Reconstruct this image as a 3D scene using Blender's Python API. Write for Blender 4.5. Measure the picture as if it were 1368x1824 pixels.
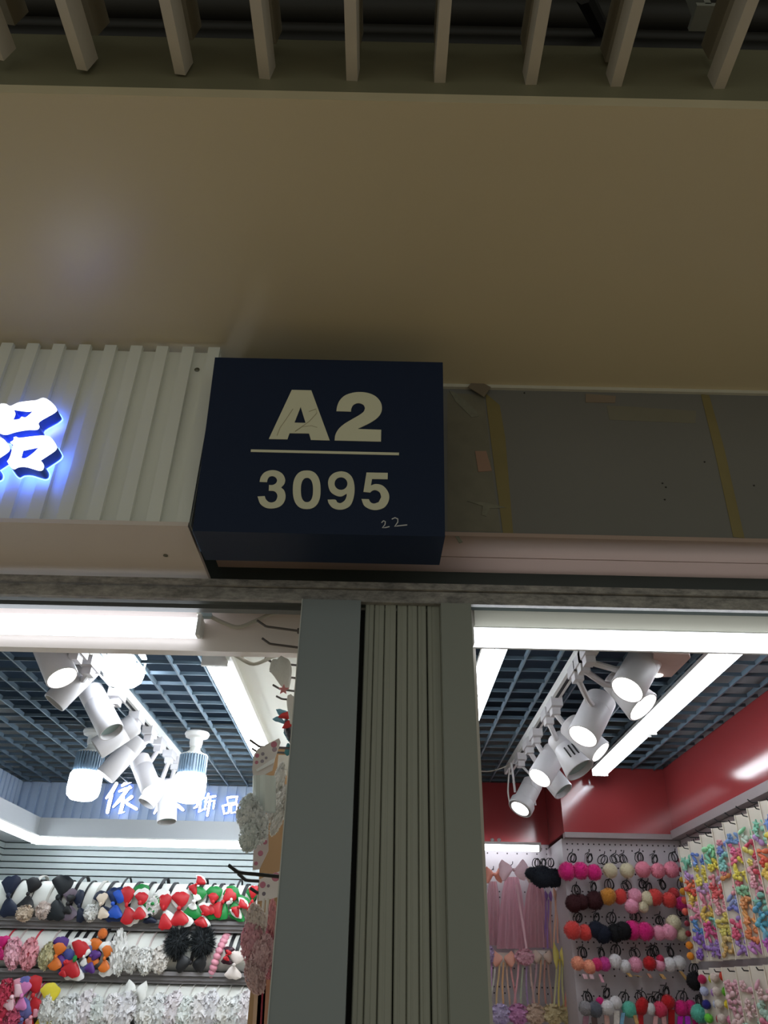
import bpy, math, random
from math import sin, cos, pi, radians, sqrt
from mathutils import Vector, Matrix
random.seed(7)
for o in list(bpy.data.objects): bpy.data.objects.remove(o)
SC = bpy.context.scene; COL = SC.collection

# ---------------------------------------------------------------- camera
F = 1370.0; PITCH = radians(31.7); ROLL = radians(1.25); H = 1.65
cR, sR, cP, sP = cos(ROLL), sin(ROLL), cos(PITCH), sin(PITCH)
right = Vector((1, 0, 0)); up = Vector((0, -sP, cP)); fwd = Vector((0, cP, sP))
cam_r = right*cR + up*sR; cam_u = up*cR - right*sR
cd = bpy.data.cameras.new('camera'); cam = bpy.data.objects.new('camera', cd); COL.objects.link(cam)
cd.sensor_fit = 'VERTICAL'; cd.sensor_height = 36; cd.lens = 36*F/1824; cd.clip_start = .02
m = Matrix((cam_r, cam_u, -fwd)).transposed().to_4x4(); m.translation = (0, 0, H)
cam.matrix_world = m; SC.camera = cam

# ---------------------------------------------------------------- world (dim market hall) and exposure
w = bpy.data.worlds.new('hall'); SC.world = w; w.use_nodes = True
bg = w.node_tree.nodes['Background']; bg.inputs[0].default_value = (.205, .213, .190, 1); bg.inputs[1].default_value = 2.0
vs = SC.view_settings; vs.view_transform = 'Standard'; vs.look = 'None'; vs.gamma = 1; vs.exposure = 0.0; vs.use_curve_mapping = False
TUBE = 8.5     # strength of the LED tubes
BULB = 24.0
SPOT = 9.0

# ---------------------------------------------------------------- helpers
def ray(px, py):
    u = (px-684)/F; v = -(py-912)/F
    return cam_r*u + cam_u*v + fwd
def P(px, py, X=None, Y=None, Z=None):
    d = ray(px, py)
    t = Y/d.y if Y is not None else ((Z-H)/d.z if Z is not None else X/d.x)
    return Vector((0, 0, H)) + d*t
def PPL(px, py, p0, n):
    d = ray(px, py); o = Vector((0, 0, H))
    return o + d*((p0-o).dot(n)/d.dot(n))
def lin(c):
    c = c/255.0
    return c/12.92 if c <= .04045 else ((c+.055)/1.055)**2.4
MATS = {}
def M(r, g, b, rough=.6, var=.08, scale=30, metal=0, emit=0, spec=.5, bump=0, alpha=1, sheen=0, trans=0, name=None):
    """procedural material; r g b are sRGB bytes of the thing's own colour"""
    key = (r, g, b, rough, var, scale, metal, emit, spec, bump, alpha, sheen, trans)
    if key in MATS: return MATS[key]
    mt = bpy.data.materials.new(name or 'paint_%d_%d_%d' % (r, g, b)); mt.use_nodes = True
    nt = mt.node_tree; bs = nt.nodes['Principled BSDF']
    c = (lin(r), lin(g), lin(b), 1)
    bs.inputs['Roughness'].default_value = rough; bs.inputs['Metallic'].default_value = metal
    bs.inputs['Specular IOR Level'].default_value = spec
    if emit:
        bs.inputs['Base Color'].default_value = c
        bs.inputs['Emission Color'].default_value = c; bs.inputs['Emission Strength'].default_value = emit
    else:
        tc = nt.nodes.new('ShaderNodeTexCoord'); nz = nt.nodes.new('ShaderNodeTexNoise'); nz.inputs['Scale'].default_value = scale
        nz.inputs['Detail'].default_value = 4
        mx = nt.nodes.new('ShaderNodeMix'); mx.data_type = 'RGBA'
        nt.links.new(tc.outputs['Object'], nz.inputs['Vector']); nt.links.new(nz.outputs['Fac'], mx.inputs['Factor'])
        mx.inputs[6].default_value = tuple(x*(1-var) for x in c[:3])+(1,); mx.inputs[7].default_value = tuple(min(1, x*(1+var)) for x in c[:3])+(1,)
        nt.links.new(mx.outputs[2], bs.inputs['Base Color'])
        if bump:
            bp = nt.nodes.new('ShaderNodeBump'); bp.inputs['Strength'].default_value = bump; bp.inputs['Distance'].default_value = .004
            nt.links.new(nz.outputs['Fac'], bp.inputs['Height']); nt.links.new(bp.outputs[0], bs.inputs['Normal'])
    if alpha < 1: bs.inputs['Alpha'].default_value = alpha
    if sheen: bs.inputs['Sheen Weight'].default_value = sheen
    if trans:      # thin lace and tulle let light through
        tl = nt.nodes.new('ShaderNodeBsdfTranslucent'); ms = nt.nodes.new('ShaderNodeMixShader'); ms.inputs[0].default_value = trans
        nt.links.new(mx.outputs[2], tl.inputs[0]); nt.links.new(bs.outputs[0], ms.inputs[1]); nt.links.new(tl.outputs[0], ms.inputs[2])
        nt.links.new(ms.outputs[0], nt.nodes['Material Output'].inputs['Surface'])
    MATS[key] = mt; return mt
def stone_mat():
    mt = bpy.data.materials.new('veined_stone'); mt.use_nodes = True; nt = mt.node_tree; bs = nt.nodes['Principled BSDF']
    tc = nt.nodes.new('ShaderNodeTexCoord'); mp = nt.nodes.new('ShaderNodeMapping'); mp.inputs['Scale'].default_value = (9, 20, 22)
    nz = nt.nodes.new('ShaderNodeTexNoise'); nz.inputs['Scale'].default_value = 2.5; nz.inputs['Detail'].default_value = 8; nz.inputs['Roughness'].default_value = .7
    cr = nt.nodes.new('ShaderNodeValToRGB'); e = cr.color_ramp.elements
    e[0].position = .36; e[0].color = (lin(106), lin(104), lin(104), 1); e[1].position = .66; e[1].color = (lin(172), lin(168), lin(164), 1)
    nt.links.new(tc.outputs['Object'], mp.inputs[0]); nt.links.new(mp.outputs[0], nz.inputs['Vector']); nt.links.new(nz.outputs['Fac'], cr.inputs[0])
    nt.links.new(cr.outputs[0], bs.inputs['Base Color']); bs.inputs['Roughness'].default_value = .35
    return mt

class MB:
    def __init__(s): s.v = []; s.f = []
    def box(s, x0, y0, z0, x1, y1, z1):
        n = len(s.v)
        s.v += [(x0,y0,z0),(x1,y0,z0),(x1,y1,z0),(x0,y1,z0),(x0,y0,z1),(x1,y0,z1),(x1,y1,z1),(x0,y1,z1)]
        s.f += [tuple(n+i for i in q) for q in ((0,3,2,1),(4,5,6,7),(0,1,5,4),(1,2,6,5),(2,3,7,6),(3,0,4,7))]; return s
    def hexa(s, pts):
        n = len(s.v); s.v += [tuple(p) for p in pts]
        s.f += [tuple(n+i for i in q) for q in ((0,3,2,1),(4,5,6,7),(0,1,5,4),(1,2,6,5),(2,3,7,6),(3,0,4,7))]; return s
    def obox(s, c, ax, ay, az):
        c = Vector(c); ax, ay, az = Vector(ax), Vector(ay), Vector(az)
        return s.hexa([c-ax-ay-az, c+ax-ay-az, c+ax+ay-az, c-ax+ay-az, c-ax-ay+az, c+ax-ay+az, c+ax+ay+az, c-ax+ay+az])
    def lathe(s, prof, o, d, n=24, cap=True):
        """prof: (radius, distance along d) pairs"""
        o = Vector(o); d = Vector(d).normalized()
        a = d.orthogonal().normalized(); b = d.cross(a); k = len(s.v)
        for r, h in prof:
            for i in range(n):
                t = 2*pi*i/n; s.v.append(tuple(o + d*h + (a*cos(t)+b*sin(t))*r))
        for j in range(len(prof)-1):
            for i in range(n):
                i2 = (i+1) % n; s.f.append((k+j*n+i, k+j*n+i2, k+(j+1)*n+i2, k+(j+1)*n+i))
        if cap:
            s.f.append(tuple(k+i for i in reversed(range(n)))); q = k+(len(prof)-1)*n; s.f.append(tuple(q+i for i in range(n)))
        return s
    def cyl(s, p0, p1, r0, r1=None, n=12):
        p0, p1 = Vector(p0), Vector(p1); return s.lathe([(r0, 0), (r0 if r1 is None else r1, (p1-p0).length)], p0, p1-p0, n)
    def tube(s, pts, r, n=6):
        pts = [Vector(p) for p in pts]; k = len(s.v); N = len(pts); ref = None
        for i, p in enumerate(pts):
            d = (pts[min(i+1, N-1)]-pts[max(i-1, 0)]).normalized()
            if ref is None: ref = d.orthogonal().normalized()
            a = (ref - d*ref.dot(d)).normalized(); ref = a; b = d.cross(a); rr = r[i] if isinstance(r, (list, tuple)) else r
            for j in range(n): t = 2*pi*j/n; s.v.append(tuple(p+(a*cos(t)+b*sin(t))*rr))
        for i in range(N-1):
            for j in range(n): j2 = (j+1) % n; s.f.append((k+i*n+j, k+i*n+j2, k+(i+1)*n+j2, k+(i+1)*n+j))
        s.f.append(tuple(k+j for j in reversed(range(n)))); q = k+(N-1)*n; s.f.append(tuple(q+j for j in range(n))); return s
    def ball(s, c, rx, ry=None, rz=None, nu=14, nv=9):
        ry = rx if ry is None else ry; rz = rx if rz is None else rz; c = Vector(c); k = len(s.v)
        s.v.append((c.x, c.y, c.z-rz))
        for j in range(1, nv):
            ph = -pi/2 + pi*j/nv
            for i in range(nu): t = 2*pi*i/nu; s.v.append((c.x+rx*cos(ph)*cos(t), c.y+ry*cos(ph)*sin(t), c.z+rz*sin(ph)))
        s.v.append((c.x, c.y, c.z+rz)); T = len(s.v)-1
        for i in range(nu):
            i2 = (i+1) % nu; s.f.append((k, k+1+i2, k+1+i)); s.f.append((T, k+1+(nv-2)*nu+i, k+1+(nv-2)*nu+i2))
            for j in range(nv-2): s.f.append((k+1+j*nu+i, k+1+j*nu+i2, k+1+(j+1)*nu+i2, k+1+(j+1)*nu+i))
        return s
    def grid(s, fn, nu, nv):
        k = len(s.v)
        for i in range(nu+1):
            for j in range(nv+1): s.v.append(tuple(fn(i/nu, j/nv)))
        for i in range(nu):
            for j in range(nv): a = k+i*(nv+1)+j; s.f.append((a, a+1, a+nv+2, a+nv+1))
        return s
    def mesh(s, name, mat, smooth=True, ang=38):
        me = bpy.data.meshes.new(name); me.from_pydata(s.v, [], s.f); me.update()
        if mat: me.materials.append(mat)
        if smooth: me.shade_smooth(); me.set_sharp_from_angle(angle=radians(ang))
        return me
    def build(s, name, mat, parent=None, smooth=True, ang=38): return link(name, s.mesh(name, mat, smooth, ang), parent)
def link(name, me, parent=None, loc=None, rot=None, scale=None, local=False):
    """mesh in world space by default; under a parent Empty it is re-expressed in the Empty's frame"""
    o = bpy.data.objects.new(name, me); COL.objects.link(o)
    if parent:
        o.parent = parent
        if not local: o.matrix_parent_inverse = wm(parent).inverted()
    if loc is not None: o.location = loc
    if rot is not None: o.rotation_euler = rot
    if scale is not None: o.scale = scale if hasattr(scale, '__len__') else (scale,)*3
    return o
def wm(o):
    m = Matrix.LocRotScale(o.location, o.rotation_euler, o.scale)
    return (wm(o.parent) @ o.matrix_parent_inverse @ m) if o.parent else m
def tag(o, label, cat, group=None):
    o['label'] = label; o['category'] = cat
    if group: o['group'] = group
    return o
def thing(name, label, cat, loc=(0, 0, 0), group=None, rot=(0, 0, 0)):
    o = bpy.data.objects.new(name, None); COL.objects.link(o); o.location = loc; o.rotation_euler = rot; o.empty_display_size = .05
    return tag(o, label, cat, group)
def struct(o, label=None):
    o['kind'] = 'structure'
    if label: o['label'] = label
    return o
def sempty(name, label=None, loc=(0, 0, 0)):
    o = bpy.data.objects.new(name, None); COL.objects.link(o); o.location = loc; return struct(o, label)
ORD = ['first','second','third','fourth','fifth','sixth','seventh','eighth','ninth','tenth','eleventh','twelfth','thirteenth','fourteenth',
       'fifteenth','sixteenth','seventeenth','eighteenth','nineteenth','twentieth','twenty-first','twenty-second','twenty-third','twenty-fourth','twenty-fifth','twenty-sixth']
def smooth_poly(pts, sub=4, corner=52):
    n = len(pts); V = [Vector(p) for p in pts]; out = []
    def iscorner(i):
        a = V[i]-V[i-1]; b = V[(i+1) % n]-V[i]
        return a.angle(b, 0) > radians(corner)
    cs = [iscorner(i) for i in range(n)]
    for i in range(n):
        p1, p2 = V[i], V[(i+1) % n]
        p0 = p1*2-p2 if cs[i] else V[i-1]; p3 = p2*2-p1 if cs[(i+1) % n] else V[(i+2) % n]
        for k in range(sub):
            t = k/sub
            out.append(.5*((2*p1)+(p2-p0)*t+(2*p0-5*p1+4*p2-p3)*t*t+(3*p1-p0-3*p2+p3)*t**3))
    return out
def flat_mesh(name, loops, depth, mat, fill='BOTH', offset=0):
    """filled 2D outline (holes allowed) extruded by depth either side of local z = 0"""
    cu = bpy.data.curves.new(name, 'CURVE'); cu.dimensions = '2D'; cu.fill_mode = fill; cu.extrude = depth; cu.offset = offset
    for lp in loops:
        sp = cu.splines.new('POLY'); sp.points.add(len(lp)-1); sp.use_cyclic_u = True
        for q, p in zip(sp.points, lp): q.co = (p[0], p[1], 0, 1)
    ob = bpy.data.objects.new('tmp', cu); me = bpy.data.meshes.new_from_object(ob); bpy.data.objects.remove(ob); bpy.data.curves.remove(cu)
    me.materials.clear(); me.materials.append(mat); me.name = name
    return me
def stroke(mb, pts, wd, T, depth):
    """brush stroke: ribbon polygon with rounded ends in the (x, z) plane given by T(px, py, d)"""
    V = [Vector((p[0], p[1])) for p in pts]; N = len(V); L = []; R = []
    for i in range(N):
        d = (V[min(i+1, N-1)]-V[max(i-1, 0)]).normalized(); nrm = Vector((-d.y, d.x)); ww = (wd[i] if isinstance(wd, (list, tuple)) else wd)/2
        if i == 0: L.append(V[i]-d*ww*.7+nrm*ww*.4); R.append(V[i]-d*ww*.7-nrm*ww*.4)
        L.append(V[i]+nrm*ww); R.append(V[i]-nrm*ww)
        if i == N-1: L.append(V[i]+d*ww*.7+nrm*ww*.4); R.append(V[i]+d*ww*.7-nrm*ww*.4)
    k = len(mb.v); n = len(L)
    for dd in (0, depth):
        for a in L: mb.v.append(tuple(T(a.x, a.y, dd)))
        for a in R: mb.v.append(tuple(T(a.x, a.y, dd)))
    for i in range(n-1):
        mb.f.append((k+i, k+i+1, k+n+i+1, k+n+i)); q = k+2*n; mb.f.append((q+i, q+n+i, q+n+i+1, q+i+1))
        mb.f.append((k+i, q+i, q+i+1, k+i+1)); mb.f.append((k+n+i, k+n+i+1, q+n+i+1, q+n+i))
    q = k+2*n
    mb.f.append((k, k+n, q+n, q)); mb.f.append((k+n-1, q+n-1, q+2*n-1, k+2*n-1))

WHITE = M(226, 226, 224, .45, .03); OFFW = M(214, 214, 208, .5, .04)
LED = M(240, 248, 255, .4, emit=TUBE, name='led_diffuser'); LEDL = M(241, 249, 255, .4, emit=TUBE*4.2, name='led_diffuser_bright'); LEDF = M(242, 248, 255, .4, emit=3.6, name='led_diffuser_front'); LEDC = M(238, 248, 255, .4, emit=12, name='led_diffuser_cove'); LEDB = M(236, 246, 255, .4, emit=BULB, name='bulb_diffuser')
LEDS = M(255, 250, 246, .4, emit=SPOT, name='spot_lens_lit')
DARK = M(26, 28, 30, .6, .1); BLACK = M(16, 16, 18, .6, .1); GREYM = M(150, 152, 154, .35, .05, metal=.6)

# ================================================================ THE SETTING
FLOORZ = 0
struct(MB().box(-5, -5, -.05, 5, 5.4, 0).build('floor', M(196, 172, 134, .35, .06, 4), smooth=False), 'warm beige polished market hall floor')
SOFZ = H+1.587
SOFM = M(206, 192, 160, .33, .03, 3, spec=.45, name='soffit_paint')
struct(MB().box(-4.5, .923, SOFZ, 4.5, 2.05, SOFZ+.03).build('ceiling', SOFM, smooth=False), 'smooth beige soffit over the shopfronts')
struct(MB().box(-4.5, .923, SOFZ+.03, 4.5, .945, SOFZ+.235).build('trim_1', M(120, 116, 92, .5, .06, 6), smooth=False), 'upstand along the soffit edge, baffle shade in its olive grey colour')  # shade from the baffles is put into this darker colour
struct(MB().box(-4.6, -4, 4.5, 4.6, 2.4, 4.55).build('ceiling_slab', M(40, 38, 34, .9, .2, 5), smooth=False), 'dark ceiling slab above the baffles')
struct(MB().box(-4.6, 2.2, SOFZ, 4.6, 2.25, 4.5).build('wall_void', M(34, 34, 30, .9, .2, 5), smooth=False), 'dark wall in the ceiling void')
# ducts and pipes in the void
for i, (py, zz, r, lab) in enumerate([(20, 4.22, .05, 'dark grey duct pipe nearest the top of the picture'), (58, 4.1, .022, 'thin dark pipe in the ceiling void behind the baffles'), (84, 3.95, .035, 'dark brown pipe just above the soffit upstand')]):
    a = P(684, py, Z=zz); tag(MB().cyl((-4.4, a.y, a.z), (4.4, a.y, a.z), r, n=16).build('ceiling_pipe', M(44-8*i, 41-8*i, 36-8*i, .6, .2, 8)), lab, 'pipe', 'pipes in the ceiling void')
a = P(1040, -10, Z=3.75); b = P(1092, 95, Z=4.25)
tag(MB().tube([a, b], .022, 8).build('hanger_rod', M(30, 28, 26, .6)), 'black slanting hanger strut above the baffles on the right', 'strut')
a = P(1247, 12, Z=3.8)
hb = thing('wall_bracket', 'pale metal bracket between the two rightmost baffles', 'bracket', a)
MB().box(a.x-.008, a.y-.03, a.z-.05, a.x+.008, a.y+.03, a.z+.7).build('hanger', M(150, 150, 140, .5), hb)
MB().box(a.x-.03, a.y-.03, a.z-.06, a.x+.03, a.y+.03, a.z-.045).build('plate', M(150, 150, 140, .5), hb)

# ceiling baffles
BAFM = M(186, 177, 164, .5, .05, 12)
tips = [(0, 112, 14), (148, 130, 14), (322, 138, 10), (472, 146, 8), (627, 152, 4), (783, 153, -1), (944, 162, -3), (1091, 178, -4), (1275, 174, -4)]
for i, (px, py, tw) in enumerate(tips):
    a = P(px, py, Z=H+1.66); L = a.y+1.4
    lab = 'cream ceiling baffle channel, %s from the left' % ORD[i]
    t = thing('ceiling_baffle', lab, 'baffle', (a.x, a.y-.006, a.z), 'ceiling baffles in a row', (0, radians(tw), 0))
    mb = MB()
    pr = [(-.012, 0), (.012, 0), (.012, .052), (.009, .052), (.009, .004), (-.009, .004), (-.009, .052), (-.012, .052)]
    k = 0
    for y in (0, -L): mb.v += [(x, y, z) for x, z in pr]
    for j in range(8): mb.f.append((j, (j+1) % 8, 8+(j+1) % 8, 8+j))
    mb.f += [(0, 7, 6, 5), (0, 5, 4, 1), (1, 4, 3, 2), (8, 13, 14, 15), (8, 9, 12, 13), (9, 10, 11, 12)]
    link('channel', mb.mesh('channel', BAFM, False), t, local=True)
    link('carrier', MB().box(-.011, -L, .075, .011, -.035, .135).mesh('carrier', M(130, 122, 106, .6, .05, 12), False), t, local=True)
    wb = MB()
    for y in (-.3, -.8, -1.4): wb.box(-.006, y-.02, .004, .006, y+.02, .08)
    link('clip', wb.mesh('clip', GREYM, False), t, local=True)

# header beam, roller shutter slot
STONE = stone_mat()
hd = sempty('trim_2', 'grey veined stone header beam across both shopfronts', (0, 1.92, 2.55))
MB().box(-4, 1.93, 2.55, 4, 1.947, 2.585).build('lower_course', STONE, hd, False)
MB().box(-4, 1.92, 2.587, 4, 1.947, 2.606).build('upper_course', STONE, hd, False)
struct(MB().box(-4, 2.03, 2.592, 4, 2.06, 2.75).build('wall_slot', M(52, 60, 58, .6, .1, 6), smooth=False), 'dark back of the shutter slot')

# right fascia: blank grey board with soffit strips below
rf = sempty('wall_front', 'blank grey fascia board right of the number sign', (1.3, 1.82, 2.709))
FASM = M(110, 109, 106, .42, .07, 3)
MB().box(-.487, 1.819, 2.712, 4, 1.835, SOFZ).build('board', FASM, rf, False)
MB().box(.152, 1.808, SOFZ-.012, 4, 1.819, SOFZ).build('top_trim', M(190, 186, 172, .5), rf, False)
MB().box(-.487, 1.815, 2.700, 4, 1.934, 2.712).build('underside_strip', M(164, 142, 132, .4, .04, 4), rf, False)  # pink reflected from the shop goods is put into both strips' colour
MB().box(-.487, 1.938, 2.700, 4, 2.03, 2.712).build('underside_strip', M(164, 142, 132, .4, .04, 4), rf, False)

# pillar between the shops
pl = sempty('wall_pillar', 'grey clad pillar between the two shops with ribbed shutter guides', (0, 1.95, 0))
PANM = M(136, 144, 148, .28, .04, 2, spec=.5); PANR = M(138, 142, 136, .4, .04, 2); CHM = M(150, 152, 142, .35, .05, 8)
MB().box(-.217, 1.92, 0, -.058, 1.99, 2.55).build('panel', PANM, pl, False)
MB().box(-.2195, 1.918, 0, -.217, 1.99, 2.55).build('edge_strip', M(190, 192, 190, .4), pl, False)
MB().box(-.058, 1.985, 0, .16, 2.0, 2.55).build('back_plate', M(30, 30, 28, .7), pl, False)
MB().box(.1615, 1.925, 0, .244, 1.99, 2.55).build('panel', PANR, pl, False)
def channel(x0, x1, ystep):
    w_ = x1-x0; b = .004; y0 = 1.948+ystep*.5; mb = MB()
    pr = [(x0, 1.984), (x0, y0+b), (x0+b*.6, y0), (x0+w_*.30, y0), (x0+w_*.36, y0+.0012), (x0+w_*.46, y0+.0012), (x0+w_*.52, y0), (x1-b*.6, y0), (x1, y0+b), (x1, 1.984)]
    for z in (0, 2.552): mb.v += [(x, y, z) for x, y in pr]
    n = len(pr)
    for j in range(n): mb.f.append((j, (j+1) % n, n+(j+1) % n, n+j))
    mb.f += [tuple(range(n)), tuple(n+i for i in reversed(range(n)))]
    mb.build('guide_channel', CHM, pl, False)
ed = [(395, 0), (435, .002), (478, 0), (527, .003), (572, .0), (613, .002), (651, .006), (708, None)]
xs = [P(480+e*.43, 1083, Y=1.95).x for e, _ in ed]
GAP = [.0012, .0005, .0006, .0014, .0003, .0004, .0014, .0006]
for i in range(7): channel(xs[i]+GAP[i], xs[i+1]-GAP[i+1], ed[i][1])
MB().box(xs[-1]+.001, 1.94, 0, .160, 1.984, 2.55).build('guide_channel', CHM, pl, False)
# partition body
struct(MB().box(-.235, 2.07, 0, .27, 5.0, 3.05).build('wall_partition', M(214, 208, 198, .6, .03, 5), smooth=False), 'pale partition between the two shops')
# shop shells
VOIDM = M(44, 66, 86, .8, .1, 3)  # bluish LED haze is painted into the void colour
struct(MB().box(-4, 2.06, 3.05, 4, 5.2, 3.1).build('ceiling_void', VOIDM, smooth=False), 'dark void above the open cell grids, blue haze in its colour')
struct(MB().box(-2.28, 2.06, 0, -2.2, 5.0, 3.05).build('wall_left', M(186, 190, 188, .6), smooth=False), 'pale left wall of the left shop')
struct(MB().box(-2.28, 4.86, 0, -.27, 4.95, 3.05).build('wall_back', M(150, 156, 158, .6), smooth=False), 'back wall of the left shop')
struct(MB().box(.27, 4.64, 0, 1.7, 4.72, 3.05).build('wall_rear', M(150, 150, 152, .6), smooth=False), 'rear wall of the right shop')
struct(MB().box(1.56, 2.06, 0, 1.66, 4.64, 3.05).build('wall_right', M(170, 164, 166, .6), smooth=False), 'right wall of the right shop')

# open cell ceilings
GRIDM = M(96, 114, 128, .5, .05, 10); GRID2 = M(84, 102, 116, .5, .05, 10)
def open_grid(name, lab, x0, x1, y0, y1, step, keep=lambda x, y: True, x2=None, y2=None):
    g = sempty(name, lab, ((x0+x1)/2, (y0+y1)/2, 2.65))
    n = int((x1-x0)/step)
    for i in range(n+1):
        x = x0+i*step; MB().box(x-.0035, y0, 2.652, x+.0035, y1, 2.67).build('grid_bar', GRIDM, g, False)
    for j in range(int((y1-y0)/step)+1):
        y = y0+j*step; MB().box(x0, y-.0028, 2.655, x1, y+.0028, 2.668).build('grid_bar', GRID2, g, False)
open_grid('ceiling_grid', 'open cell grid ceiling of the left shop', -2.19, -.53, 2.26, 4.78, .118)
open_grid('ceiling_lattice', 'open cell grid ceiling of the right shop', .28, 1.5, 2.14, 4.52, .118)

# ================================================================ SIGNS ON THE FRONT
# ribbed sign panel (left)
rp = thing('ribbed_fascia', 'pale grey vertically ribbed shop fascia with a projecting underside, left of the number sign', 'fascia', (-1.4, 1.7, 2.632))
RIBM = M(224, 226, 220, .42, .03, 6)
MB().box(-2.4, 1.672, 2.63, -.486, 1.70, SOFZ-.022).build('backing', RIBM, rp, False)
for i in range(25):
    x1 = -.487-i*.0752; MB().box(x1-.034, 1.658, 2.63, x1, 1.672, SOFZ-.012).build('rib', RIBM, rp, False)
mb = MB()  # underside with a rounded corner
c = [(-2.4, 1.655), (-.488, 1.655), (-.488, 1.96), (-.490, 1.975), (-.50, 1.985), (-2.4, 1.985)]
for z in (2.618, 2.630): mb.v += [(x, y, z) for x, y in c]
n = len(c)
for j in range(n): mb.f.append((j, (j+1) % n, n+(j+1) % n, n+j))
mb.f += [tuple(reversed(range(n))), tuple(n+i for i in range(n))]
mb.build('underside', M(214, 202, 196, .4, .03, 3), rp, False)  # slight pink in the colour stands for light reflected from the goods below
for px, py, k in ((351, 659, 0), (295, 989, 1)):
    if k == 0:
        a = P(px, py, Y=1.672); MB().lathe([(.007, 0), (.0075, .002), (.004, .004)], a, (0, -1, 0), 12).build('screw', M(110, 110, 100, .4, metal=.7), rp)
    else:
        a = P(px, py, Z=2.618); MB().lathe([(.006, 0), (.0065, .002), (.004, .003)], a, (0, 0, -1), 12).build('screw', M(110, 110, 100, .4, metal=.7), rp)

# lit channel character on the ribbed panel: three square mouths
def to_local(pts, ox, oy, sc, Y):
    r = []
    for x, y in pts:
        q = P(ox+x*sc, oy+y*sc, Y=Y); r.append((q.x, q.z))
    return r
top_o = [(20,295),(110,298),(190,335),(330,275),(540,245),(640,235),(760,195),(870,245),(980,360),(962,440),(690,600),(688,690),(640,740),(480,745),(280,780),(110,828),(0,800),(-60,740),(-50,640),(-20,560),(8,440),(2,350)]
top_h = [(245,395),(480,425),(600,410),(460,530),(385,522),(345,562),(225,580),(268,470)]
low_o = [(245,880),(290,870),(350,890),(560,865),(760,850),(880,880),(960,970),(997,1045),(950,1115),(710,1275),(762,1350),(755,1425),(700,1455),(600,1430),(460,1390),(330,1392),(250,1428),(190,1390),(130,1300),(180,1220),(240,1010),(185,965),(240,930)]
low_h = [(405,1105),(690,1045),(600,1140),(460,1240),(370,1240)]
HALO = M(96, 136, 255, .4, emit=6, name='halo_light'); FACE = M(240, 245, 255, .4, emit=2.6, name='letter_face_lit'); RET = M(52, 92, 205, .45, .06, 20)
cl = thing('channel_letter', 'glowing white Chinese character with blue sides on the ribbed fascia', 'sign letter', (-1.05, 1.64, 2.9))
for k, (oo, hh, dx, dy) in enumerate([(top_o, top_h, 0, 0), (low_o, low_h, 0, 0), (low_o, low_h, -818, 25)]):
    o2 = [(x+dx, y+dy) for x, y in oo]; h2 = [(x+dx, y+dy) for x, y in hh]
    lo = [to_local(smooth_poly([Vector(p) for p in q], 4, 60), 0, 690, .10234, 1.60) for q in (o2, h2)]
    R90 = Matrix.Rotation(pi/2, 4, 'X')
    for nm, dpt, yy, mat, fill, off in (('face', .0015, 1.5985, FACE, 'BOTH', 0), ('return', .0185, 1.6185, RET, 'NONE', 0), ('back_glow', .0015, 1.6385, HALO, 'BOTH', .0022)):
        me = flat_mesh(nm, lo, dpt, mat, fill, off); me.transform(Matrix.Translation((0, yy, 0)) @ R90); link(nm, me, cl)
    sb = MB(); cxz = [sum(p[i] for p in lo[0])/len(lo[0]) for i in (0, 1)]
    q = lo[0][3*4]; sb.cyl((q[0]+.02, 1.637, q[1]-.03), (q[0]+.02, 1.672, q[1]-.03), .004, n=8); sb.build('standoff', GREYM, cl)

# the number sign
YT, YB = 1.568, 1.64
ZT = (P(381, 634, Y=YT).z+P(788, 648, Y=YT).z)/2; ZB = (P(347, 945, Y=YB).z+P(793, 957, Y=YB).z)/2
XL, XR = -.470, .1515
sg = thing('number_sign', 'dark navy box sign with pale A2 over 3095', 'sign', ((XL+XR)/2, 1.7, ZB))
NAVY = M(14, 30, 58, .5, .05, 5, spec=.25, name='navy_enamel')
MB().hexa([(XL, YB, ZB), (XR, YB, ZB), (XR-.003, 1.79, ZB), (XL+.003, 1.79, ZB), (XL, YT, ZT), (XR, YT, ZT), (XR, 1.82, ZT), (XL, 1.82, ZT)]).build('box_body', NAVY, sg, False)
p0 = Vector((0, YB, ZB)); ey = Vector((0, YT-YB, ZT-ZB)).normalized(); ex = Vector((1, 0, 0)); ez = ex.cross(ey)
SM = Matrix((ex, ey, ez)).transposed().to_4x4(); SM.translation = p0
SI = SM.inverted()
def sgn(pts): return [tuple((SI @ PPL(440+x*.20468, 680+y*.20468, p0, ez))[:2]) for x, y in pts]
CRM = M(214, 212, 186, .5, .03, 10, name='cream_vinyl')
def glyph(nm, loops, mat=CRM, h=.0008):
    me = flat_mesh(nm, loops, h, mat); me.transform(SM @ Matrix.Translation((0, 0, h))); return link(nm, me, sg)
def sup(cx, cy, rx, ry, e=2.4, n=40):
    return [(cx+rx*math.copysign(abs(cos(t))**(2/e), cos(t)), cy+ry*math.copysign(abs(sin(t))**(2/e), sin(t))) for t in [2*pi*i/n for i in range(n)]]
V2 = lambda L: [Vector(p) for p in L]
ga = glyph('letter_a', [sgn([(390,73),(560,77),(720,513),(556,508),(540,452),(370,450),(352,503),(190,500)]), sgn([(467,222),(510,360),(413,358)])])
glyph('digit_two', [sgn(smooth_poly(V2([(778,258),(785,215),(807,165),(852,122),(920,98),(990,92),(1060,102),(1120,130),(1160,175),(1174,225),(1165,275),(1130,320),(1070,360),(1010,390),(960,413),(1168,420),(1166,523),(762,513),(770,462),(800,410),(850,367),(920,325),(980,290),(1015,262),(1027,232),(1015,205),(985,190),(955,190),(925,205),(908,235),(905,262)]), 4, 45))])
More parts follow.
